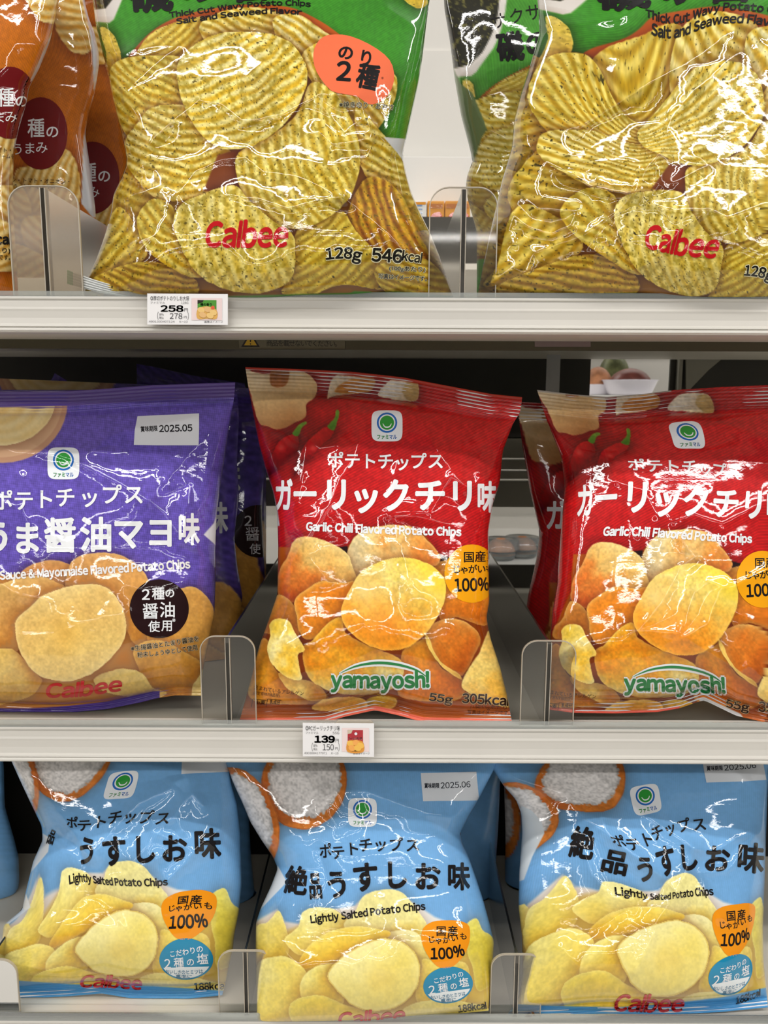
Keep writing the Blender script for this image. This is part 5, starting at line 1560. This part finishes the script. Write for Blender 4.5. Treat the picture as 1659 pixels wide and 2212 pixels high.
T1 = tab_divider(31, 180, 402, 636, Z_TOP, "milky rounded divider tab, backlit haze in its colour, between the orange bags and the first green bag", mat=M_TABM)
tab_divider(926, 1070, 405, 636, Z_TOP, "clear rounded divider tab in the gap between the two big green bags")
tab_divider(438, 554, 1374, 1562, Z_MID, "clear rounded divider tab between the purple bag and the red bag")
tab_divider(1123, 1237, 1384, 1564, Z_MID, "clear rounded divider tab between the two red bags")
tab_divider(475, 592, 2053, 2202, Z_BOT, "clear rounded divider tab between the crumpled blue bag and the middle blue bag")
tab_divider(1058, 1166, 2061, 2204, Z_BOT, "clear rounded divider tab with a brown crumb stain, lowest shelf")
tab_divider(-72, 45, 2072, 2202, Z_BOT, "clear rounded divider tab cut by the picture edge, lowest shelf corner")


# ------------------------------------------------------------------ behind the shelves
def slabpx(mb, x0, x1, y0, y1, Y, th):
    """upright board that spans these photograph coordinates at depth Y"""
    a, b = at(x0, y1, Y), at(x1, y0, Y)
    return mb.box(a[0], b[0], Y, Y + th, a[2], b[2])


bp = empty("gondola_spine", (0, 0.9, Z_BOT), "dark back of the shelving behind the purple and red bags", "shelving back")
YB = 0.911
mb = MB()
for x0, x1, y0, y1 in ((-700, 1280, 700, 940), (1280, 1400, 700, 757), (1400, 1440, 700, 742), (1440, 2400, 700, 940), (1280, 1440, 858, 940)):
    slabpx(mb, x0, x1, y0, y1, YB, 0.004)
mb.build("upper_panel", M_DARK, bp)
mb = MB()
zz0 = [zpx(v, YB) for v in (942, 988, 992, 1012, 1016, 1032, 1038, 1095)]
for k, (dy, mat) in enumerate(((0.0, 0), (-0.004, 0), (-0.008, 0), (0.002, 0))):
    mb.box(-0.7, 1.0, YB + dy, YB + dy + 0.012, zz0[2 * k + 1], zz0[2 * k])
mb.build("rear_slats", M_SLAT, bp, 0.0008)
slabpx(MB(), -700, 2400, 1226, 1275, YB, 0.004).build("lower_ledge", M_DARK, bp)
tag(MB().box(-0.615, 0.615, 0.708, 0.712, Z_BOT + 0.0003, Z_MID - 0.0165).build("shade_board", plain("shade_black", (30, 28, 25), 0.6, 0.2)), "added black board standing in for the deep shade behind the blue bags", "shade board")  # added board, its black stands in for the shade behind the bags
slabpx(MB(), 1436, 1482, 690, 1300, 0.902, 0.02).build("upright_post", M_SLAT, bp, 0.001)
a0, a1, a2, a3 = at(1482, 722, 0.902), at(1700, 722, 0.902), at(1700, 756, 0.902), at(1482, 850, 0.902)
mb = MB()
mb.slab([(a3[0], a3[2]), (at(1530, 800, 0.902)[0], at(1530, 800, 0.902)[2]), (at(1560, 775, 0.902)[0], at(1560, 775, 0.902)[2]), (a2[0], a2[2]), (a1[0], a1[2]), (a0[0], a0[2])], 0.902, 0.905)
mb.build("shelf_bracket", M_SLAT, bp)

# bar under the topmost shelf with its warning sticker
top_shelf = [o for o in SC.objects if o.name == "display_shelf"][0]
zb = Z_TOP - 0.016
MB().box(-0.62, 0.62, 0.60, 0.602, zpx(756, 0.60), zb).build("stiffener_bar", M_BAR, top_shelf)


class Plane:
    """flat upright print: photograph coordinates on the plane y=Y"""

    def __init__(s, Y): s.Y = Y; s.root = None
    def a2p(s, x, y): return np.asarray(x, float), np.asarray(y, float)
    def clampx(s, x, y): return x, y
    def surf(s, x, y, extra=0.0): return at(x, y, s.Y - np.asarray(extra))


def flat_poly(name, plane, pts, col, parent, layer=0):
    q = Print(plane); q.poly(pts, col, layer); return q.build(name, parent)


pl = Plane(0.5996)
st = empty("warning_sticker", at(640, 742, 0.5994), "faint warning sticker with black and yellow triangle under the topmost shelf", "sticker")
q = Print(pl)
q.poly([(516, 727), (745, 727), (745, 753), (516, 753)], (104, 98, 78), 0)
q.build("sticker_paper", st)
q = Print(pl)
q.poly([(521, 749), (541, 716), (561, 749)], BK, 1)
q.poly([(527, 746), (541, 723), (555, 746)], (190, 152, 30), 2)
q.band([(541, 729), (541, 739)], [2.6, 2.2], BK, 3)
q.poly(ell(541, 743, 1.5, 1.5, n=10), BK, 3)
q.chars("商品を載せないでください。", [(582, 741), (730, 742)], (14.5, 15), (30, 28, 24), 0.012)
q.chars("この上に", [(650, 722), (712, 722)], 14, (150, 30, 24), 0.012)
q.build("sticker_lettering", st)
st = empty("rail_label", at(1215, 738, 0.599), "pinkish label on the bar under the topmost shelf above the gap", "label")
q = Print(pl)
q.poly([(1155, 724), (1276, 724), (1276, 749), (1155, 749)], (124, 106, 104), 0)
q.build("label_paper", st)
q = Print(pl)
q.txt("60120", [(1186, 729), (1206, 729)], 6, (60, 56, 54), 0.02)
q.build("label_lettering", st)
hc = MB()
slabpx(hc, 1175, 1211, 766, 960, 0.80, 0.0012)
tag(hc.build("hanging_card", plain("card_white", (222, 222, 220), 0.6)), "plain white card hanging upright behind the gap between the two red bags", "card")

# the neighbouring aisle's shelves, seen through the gaps
M_WHITE = plain("white_enamel", (230, 228, 222), 0.4, 0.4, noise=0.02, nscale=5)
M_ORANGE = plain("orange_carton", (232, 158, 52), 0.5, 0.4, noise=0.05, nscale=40)
M_REDF = plain("red_fruit_print", (200, 50, 48), 0.5)
YO = 1.30
op = empty("opposite_shelving", (0, YO, 0.6), "white shelving of the next aisle seen through the gaps", "shelf")
mb = MB(); slabpx(mb, -900, 2600, -700, 112, YO + 0.03, 0.01); slabpx(mb, -900, 2600, 116, 345, YO + 0.026, 0.01); mb.build("white_boards", M_WALL, op)
mb = MB(); slabpx(mb, -900, 2600, 345, 432, YO + 0.0, 0.012); mb.build("front_valance", M_WHITE, op, 0.001)
mb = MB()
zt = zpx(492, YO)
mb.box(-1.3, 1.3, YO - 0.08, YO + 0.25, zt - 0.015, zt); mb.build("upper_deck", M_DARK, op)
zl = zpx(1206, YO + 0.1)
mb = MB(); mb.box(-1.3, 1.3, YO - 0.02, YO + 0.42, zl - 0.02, zl); mb.build("lower_deck", M_WHITE, op)
zw = zpx(852, YO + 0.1)
mb = MB(); mb.box(-1.3, 1.3, YO + 0.1, YO + 0.42, zw - 0.012, zw); mb.build("middle_deck", M_WHITE, op)
mb = MB(); mb.box(-1.3, 1.3, YO + 0.42, YO + 0.43, 0.2, zt); mb.build("rear_board", M_WALL, op)
for k, (x0, x1, col) in enumerate(((880, 922, (226, 226, 222)), (923, 960, None), (961, 1016, None))):
    a, b = at(x0, 490, YO - 0.07), at(x1, 434, YO - 0.07)
    lab = ("white and blue carton on the next aisle's shelf, beside the green bag", "orange carton with red fruit on the next aisle's shelf, beside the white one", "orange carton with red fruit seen through the clear divider tab")[k]
    e = empty("snack_carton", ((a[0] + b[0]) / 2, YO, zt), lab, "carton", "cartons in the next aisle")
    MB().box(a[0], b[0], YO - 0.07, YO - 0.002, zt + 0.0005, b[2]).build("carton_box", M_ORANGE if col is None else M_WHITE, e, 0.001)
    P2 = Plane(YO - 0.0705)
    q = Print(P2)
    if col is None:
        q.poly(catmull([(x0 + 6, 482), (x0 + 10, 464), (x0 + 22, 458), (x1 - 8, 460), (x1 - 3, 476), (x1 - 8, 484)], 4), (206, 54, 50), 0)
        q.poly([(x0 + 3, 440), (x1 - 4, 440), (x1 - 4, 450), (x0 + 3, 450)], (196, 120, 60), 0)
    else:
        for yy in (444, 452, 460, 468, 476):
            q.band([(x0 + 10, yy), (x1 - 10, yy)], [3, 3], (120, 150, 190), 0)
        q.poly([(x0 + 2, 436), (x1 - 2, 436), (x1 - 2, 442), (x0 + 2, 442)], (226, 150, 50), 0)
    q.build("carton_print", e)

M_CLEAR = clear_plastic("clear_tub", (236, 240, 240), (220, 226, 226), 0.25, 0.08)
M_BREAD = plain("baked_brown", (168, 110, 70), 0.6, noise=0.25, nscale=60)
M_CHOC = plain("chocolate_brown", (104, 56, 48), 0.35, noise=0.25, nscale=70)
M_TRAY = plain("white_tray", (236, 232, 240), 0.35)
M_GREEN = plain("green_tray", (110, 190, 130), 0.4)
M_SALAD = plain("orange_filling", (206, 140, 96), 0.5, noise=0.35, nscale=50)
M_LEAF = plain("olive_filling", (96, 100, 56), 0.5, noise=0.4, nscale=60)


def mound(mb, cx, cy, z, rx, rz, n=18):
    mb.lathe([(rx * math.cos(t), z + rz * math.sin(t)) for t in np.linspace(0, math.pi / 2 * 0.98, 7)], cx, cy, n)
    return mb


def pack(name, cat, lab, px, Y, z, rx, tray, fill, fh, lid=None, grp=None):
    cx = float(at(px, 800, Y)[0])
    e = empty(name, (cx, Y, z), lab, cat, grp)
    MB().lathe([(0.0, z + 0.0005), (rx * 0.72, z + 0.0005), (rx * 0.8, z + 0.004), (rx, z + rx * 0.55), (rx * 1.04, z + rx * 0.57), (rx * 0.97, z + rx * 0.53), (rx * 0.7, z + 0.006), (0, z + 0.004)], cx, Y, 28).build("dish", tray, e, smoothed=True)
    mound(MB(), cx, Y, z + rx * 0.28, rx * 0.82, fh).build("filling", fill, e, smoothed=True)
    if lid:
        MB().lathe([(rx * 1.02, z + rx * 0.58), (rx * 0.96, z + rx * 1.1), (0.0, z + rx * 1.12)], cx, Y, 28).build("clear_lid", lid, e, smoothed=True)
    return e


zwm = zw
pack("dessert_dish", "packed food", "white dish heaped with dark brown sweets, seen through the small window gap", 1362, YO + 0.16, zwm, 0.050, M_TRAY, M_CHOC, 0.036)
pack("bread_pack", "packed food", "small brown bread in a dish at the edge of the window gap", 1292, YO + 0.20, zwm, 0.036, M_TRAY, M_BREAD, 0.044)
pack("salad_pack", "packed food", "olive green packed food between the bread and the brown sweets", 1326, YO + 0.34, zwm, 0.045, M_TRAY, M_LEAF, 0.075)
pack("deli_tub", "packed food", "clear tub with an orange filling on the lower deck beyond the red bags", 1092, YO + 0.10, zl, 0.034, M_CLEAR, M_SALAD, 0.03, M_CLEAR, "clear tubs in the next aisle")
pack("deli_tub", "packed food", "clear tub with a pale brown filling, second on the lower deck beyond the red bags", 1140, YO + 0.12, zl, 0.034, M_CLEAR, M_BREAD, 0.03, M_CLEAR, "clear tubs in the next aisle")

# ------------------------------------------------------------------ price tags
def price_tag(x0, x1, y0, y1, sk, lines, art, label, Y=0.4905):
    """paper tag in the rail: sk = slope of its lower edge"""
    pl = Plane(Y)
    e = empty("price_tag", at((x0 + x1) / 2, y1, Y), label, "price tag", "price tags")
    P = [(x0, y0), ((x0 + x1) / 2, y0 + sk / 2), (x1, y0 + sk), (x1, y1 + sk), ((x0 + x1) / 2, y1 + sk / 2), (x0, y1)]
    w = at(np.array([p[0] for p in P]), np.array([p[1] for p in P]), Y)
    MB().slab([(a[0], a[2]) for a in w], Y, Y + 0.0006).build("tag_paper", M_PAPER, e)
    U = lambda u, v: (x0 + (x1 - x0) * u, y0 + (y1 - y0) * v + sk * u)
    q = Print(pl)
    K, h = (46, 44, 48), y1 - y0
    q.txt(lines[0], [U(0.04, 0.15), U(0.52, 0.15)], h * 0.155, K, 0.0, 0)
    q.txt("ファミマル", [U(0.04, 0.29), U(0.22, 0.29)], h * 0.075, (110, 108, 110), 0.0, 0)
    q.txt(lines[1], [U(0.42, 0.29), U(0.51, 0.29)], h * 0.07, (110, 108, 110), 0.0, 0)
    q.txt(lines[2], [U(0.17, 0.48), U(0.445, 0.48)], h * 0.19, (24, 22, 26), 0.035, 0)
    q.txt("円", [U(0.46, 0.52), U(0.505, 0.52)], h * 0.11, K, 0.0, 0)
    q.txt("(", [U(0.125, 0.72), U(0.14, 0.72)], h * 0.2, K, 0.0, 0)
    q.txt("8%", [U(0.15, 0.675), U(0.205, 0.675)], h * 0.08, K, 0.0, 0)
    q.txt("税込", [U(0.15, 0.78), U(0.205, 0.78)], h * 0.08, K, 0.0, 0)
    q.txt(lines[3], [U(0.28, 0.72), U(0.435, 0.72)], h * 0.18, (40, 38, 42), 0.0, 0)
    q.txt("円", [U(0.455, 0.755), U(0.49, 0.755)], h * 0.08, K, 0.0, 0)
    q.txt(")", [U(0.50, 0.72), U(0.515, 0.72)], h * 0.2, K, 0.0, 0)
    q.txt(lines[4], [U(0.02, 0.9), U(0.34, 0.9)], h * 0.06, (100, 98, 100), 0.0, 0)
    q.txt("K-10", [U(0.40, 0.9), U(0.50, 0.9)], h * 0.06, (100, 98, 100), 0.0, 0)
    q.txt("画像はイメージ", [U(0.71, 0.9), U(0.94, 0.9)], h * 0.065, K, 0.0, 0)
    q.build("tag_lettering", e)
    q = Print(pl)
    q.poly([U(0.55, 0.14), U(0.93, 0.14), U(0.93, 0.85), U(0.55, 0.85)], (238, 216, 214), 0)
    art(q, U)
    q.build("product_picture", e)
    return e


M_PAPER = plain("tag_paper", (238, 236, 236), 0.6, 0.3)


def tag_green(q, U):
    q.poly([U(0.625, 0.2), U(0.86, 0.2), U(0.86, 0.8), U(0.625, 0.8)], (84, 150, 60), 1)
    q.poly([U(0.625, 0.2), U(0.70, 0.2), U(0.69, 0.27), U(0.625, 0.32)], (50, 50, 40), 2)
    q.poly(catmull([U(0.625, 0.5), U(0.74, 0.4), U(0.86, 0.52), U(0.86, 0.8), U(0.74, 0.8), U(0.625, 0.8)], 4), (226, 176, 96), 2)
    for k, (a, b) in enumerate(((0.67, 0.52), (0.75, 0.5), (0.82, 0.6), (0.69, 0.68), (0.78, 0.7))):
        c = U(a, b); q.poly(ell(c[0], c[1], 8, 6, 20, 14), (238 - 8 * (k % 2), 200 - 14 * (k % 2), 128), 3 + k * 0.5)
    c = U(0.815, 0.44); q.poly(ell(c[0], c[1], 4, 4, 0, 12), (224, 100, 70), 3)
    q.txt("磯の香り", [U(0.66, 0.34), U(0.80, 0.34)], 6, BK, 0.02, 3)


def tag_red(q, U):
    q.poly([U(0.63, 0.2), U(0.845, 0.2), U(0.845, 0.86), U(0.63, 0.86)], (176, 30, 44), 1)
    q.poly(catmull([U(0.63, 0.55), U(0.74, 0.5), U(0.845, 0.56), U(0.845, 0.86), U(0.63, 0.86)], 4), (226, 150, 50), 2)
    for k, (a, b) in enumerate(((0.67, 0.6), (0.75, 0.58), (0.81, 0.66), (0.69, 0.74), (0.77, 0.74))):
        c = U(a, b); q.poly(ell(c[0], c[1], 8, 6.5, 20, 14), (244, 190 - 20 * (k % 2), 82), 3 + k * 0.5)
    q.poly([U(0.63, 0.2), U(0.70, 0.2), U(0.68, 0.3), U(0.63, 0.32)], (206, 190, 168), 2)
    q.poly(ell(*U(0.745, 0.31), 3.2, 3.2, 0, 12), (236, 236, 240), 3)
    q.txt("ガーリックチリ味", [U(0.645, 0.45), U(0.83, 0.45)], 5.5, WH, 0.02, 3)
    q.txt("yamayosh!", [U(0.69, 0.81), U(0.78, 0.81)], 3.5, (20, 120, 60), 0.03, 4)


price_tag(318, 492, 634, 701, 1, ("◎厚切ポテトのりしお大袋", "128G", "258", "278", "4901330407124"), tag_green, "white price tag reading 258 yen on the topmost shelf's rail")
price_tag(654, 808, 1562, 1634, 1, ("◎PCガーリックチリ味", "55G", "139", "150", "4903084177971"), tag_red, "white price tag reading 139 yen on the middle shelf's rail")
MB().slab([(float(a[0]), float(a[2])) for a in (at(724, 1566, 0.497), at(808, 1566, 0.497), at(806, 1554, 0.497), at(800, 1550, 0.497), at(732, 1550, 0.497), at(726, 1554, 0.497))], 0.4922, 0.4930).build("tag_holder_clip", M_EDGE, [o for o in SC.objects if o.name == "display_shelf.001"][0], 0.0003)

stained = [o for o in SC.objects if o.name == "shelf_divider.005"][0]
q = Print(Plane(0.5022))
for P in ([(1136, 2192), (1144, 2189), (1150, 2193), (1147, 2199), (1139, 2201), (1134, 2197)], [(1148, 2186), (1154, 2187), (1156, 2194), (1151, 2196)], [(1134, 2201), (1138, 2201), (1137, 2205), (1133, 2205)]):
    q.poly(P, (112, 70, 34), 0)
q.build("stain_speck", stained, "brown crumb stain")

# floor and far wall
for nm, b, mat in (("floor", (-3, 3, -3, 2.6, -0.05, 0.0), plain("floor_tiles", (196, 192, 184), 0.35, noise=0.04, nscale=3)), ("wall_back", (-3, 3, 2.6, 2.65, 0, 3.0), M_WALL)):
    tag(MB().box(*b).build(nm, mat), kind="structure")


# ------------------------------------------------------------------ camera, light
cam = bpy.data.cameras.new("camera")
cam.sensor_fit, cam.sensor_height, cam.lens = "VERTICAL", 34.57, 34.57 * FPX / H
cam.dof.use_dof, cam.dof.focus_distance, cam.dof.aperture_fstop = True, 0.53, 16.0
cam.clip_start = 0.01
co = bpy.data.objects.new("camera", cam)
m = Matrix.Identity(4)
for i in range(3):
    m[i][0], m[i][1], m[i][2], m[i][3] = _rt[i], _up[i], -_fw[i], CAM[i]
co.matrix_world = m
COL.objects.link(co)
SC.camera = co

w = bpy.data.worlds.new("shop_air")
w.use_nodes = True
w.node_tree.nodes["Background"].inputs[0].default_value = (0.92, 0.96, 1.0, 1)
w.node_tree.nodes["Background"].inputs[1].default_value = 0.15
SC.world = w


def strip(x, y, z, lx, ly, power, col=(1, 0.97, 0.93)):
    l = bpy.data.lights.new("ceiling_or_added_lamp", "AREA")
    l.shape, l.size, l.size_y, l.energy, l.color = "RECTANGLE", lx, ly, power, col
    o = bpy.data.objects.new("ceiling_or_added_lamp", l)
    o.location = (x, y, z)
    COL.objects.link(o)
    return o


ZC = 2.75
for y, p, wd in ((-0.28, 20, 0.05), (-0.46, 20, 0.05), (-2.3, 38, 0.14), (-4.4, 42, 0.18), (-6.8, 46, 0.22)):
    for x in (-3.75, -1.25, 1.25, 3.75):
        strip(x, y, ZC, 2.3, wd, p)
for x in (-1.5, 1.5):
    strip(x, 1.02, ZC, 2.6, 0.10, 22)  # added unseen lamps that brighten the cartons across the top bay
    strip(x, 2.2, ZC, 2.6, 0.12, 40)  # added unseen lamps that light the next aisle's shelves

SC.view_settings.view_transform = "Standard"
SC.view_settings.look = "None"
SC.view_settings.exposure = -0.56
SC.view_settings.gamma = 1.0
SC.view_settings.use_curve_mapping = False
SC.cycles.sample_clamp_indirect = 6.0
SC.cycles.transparent_max_bounces = 16
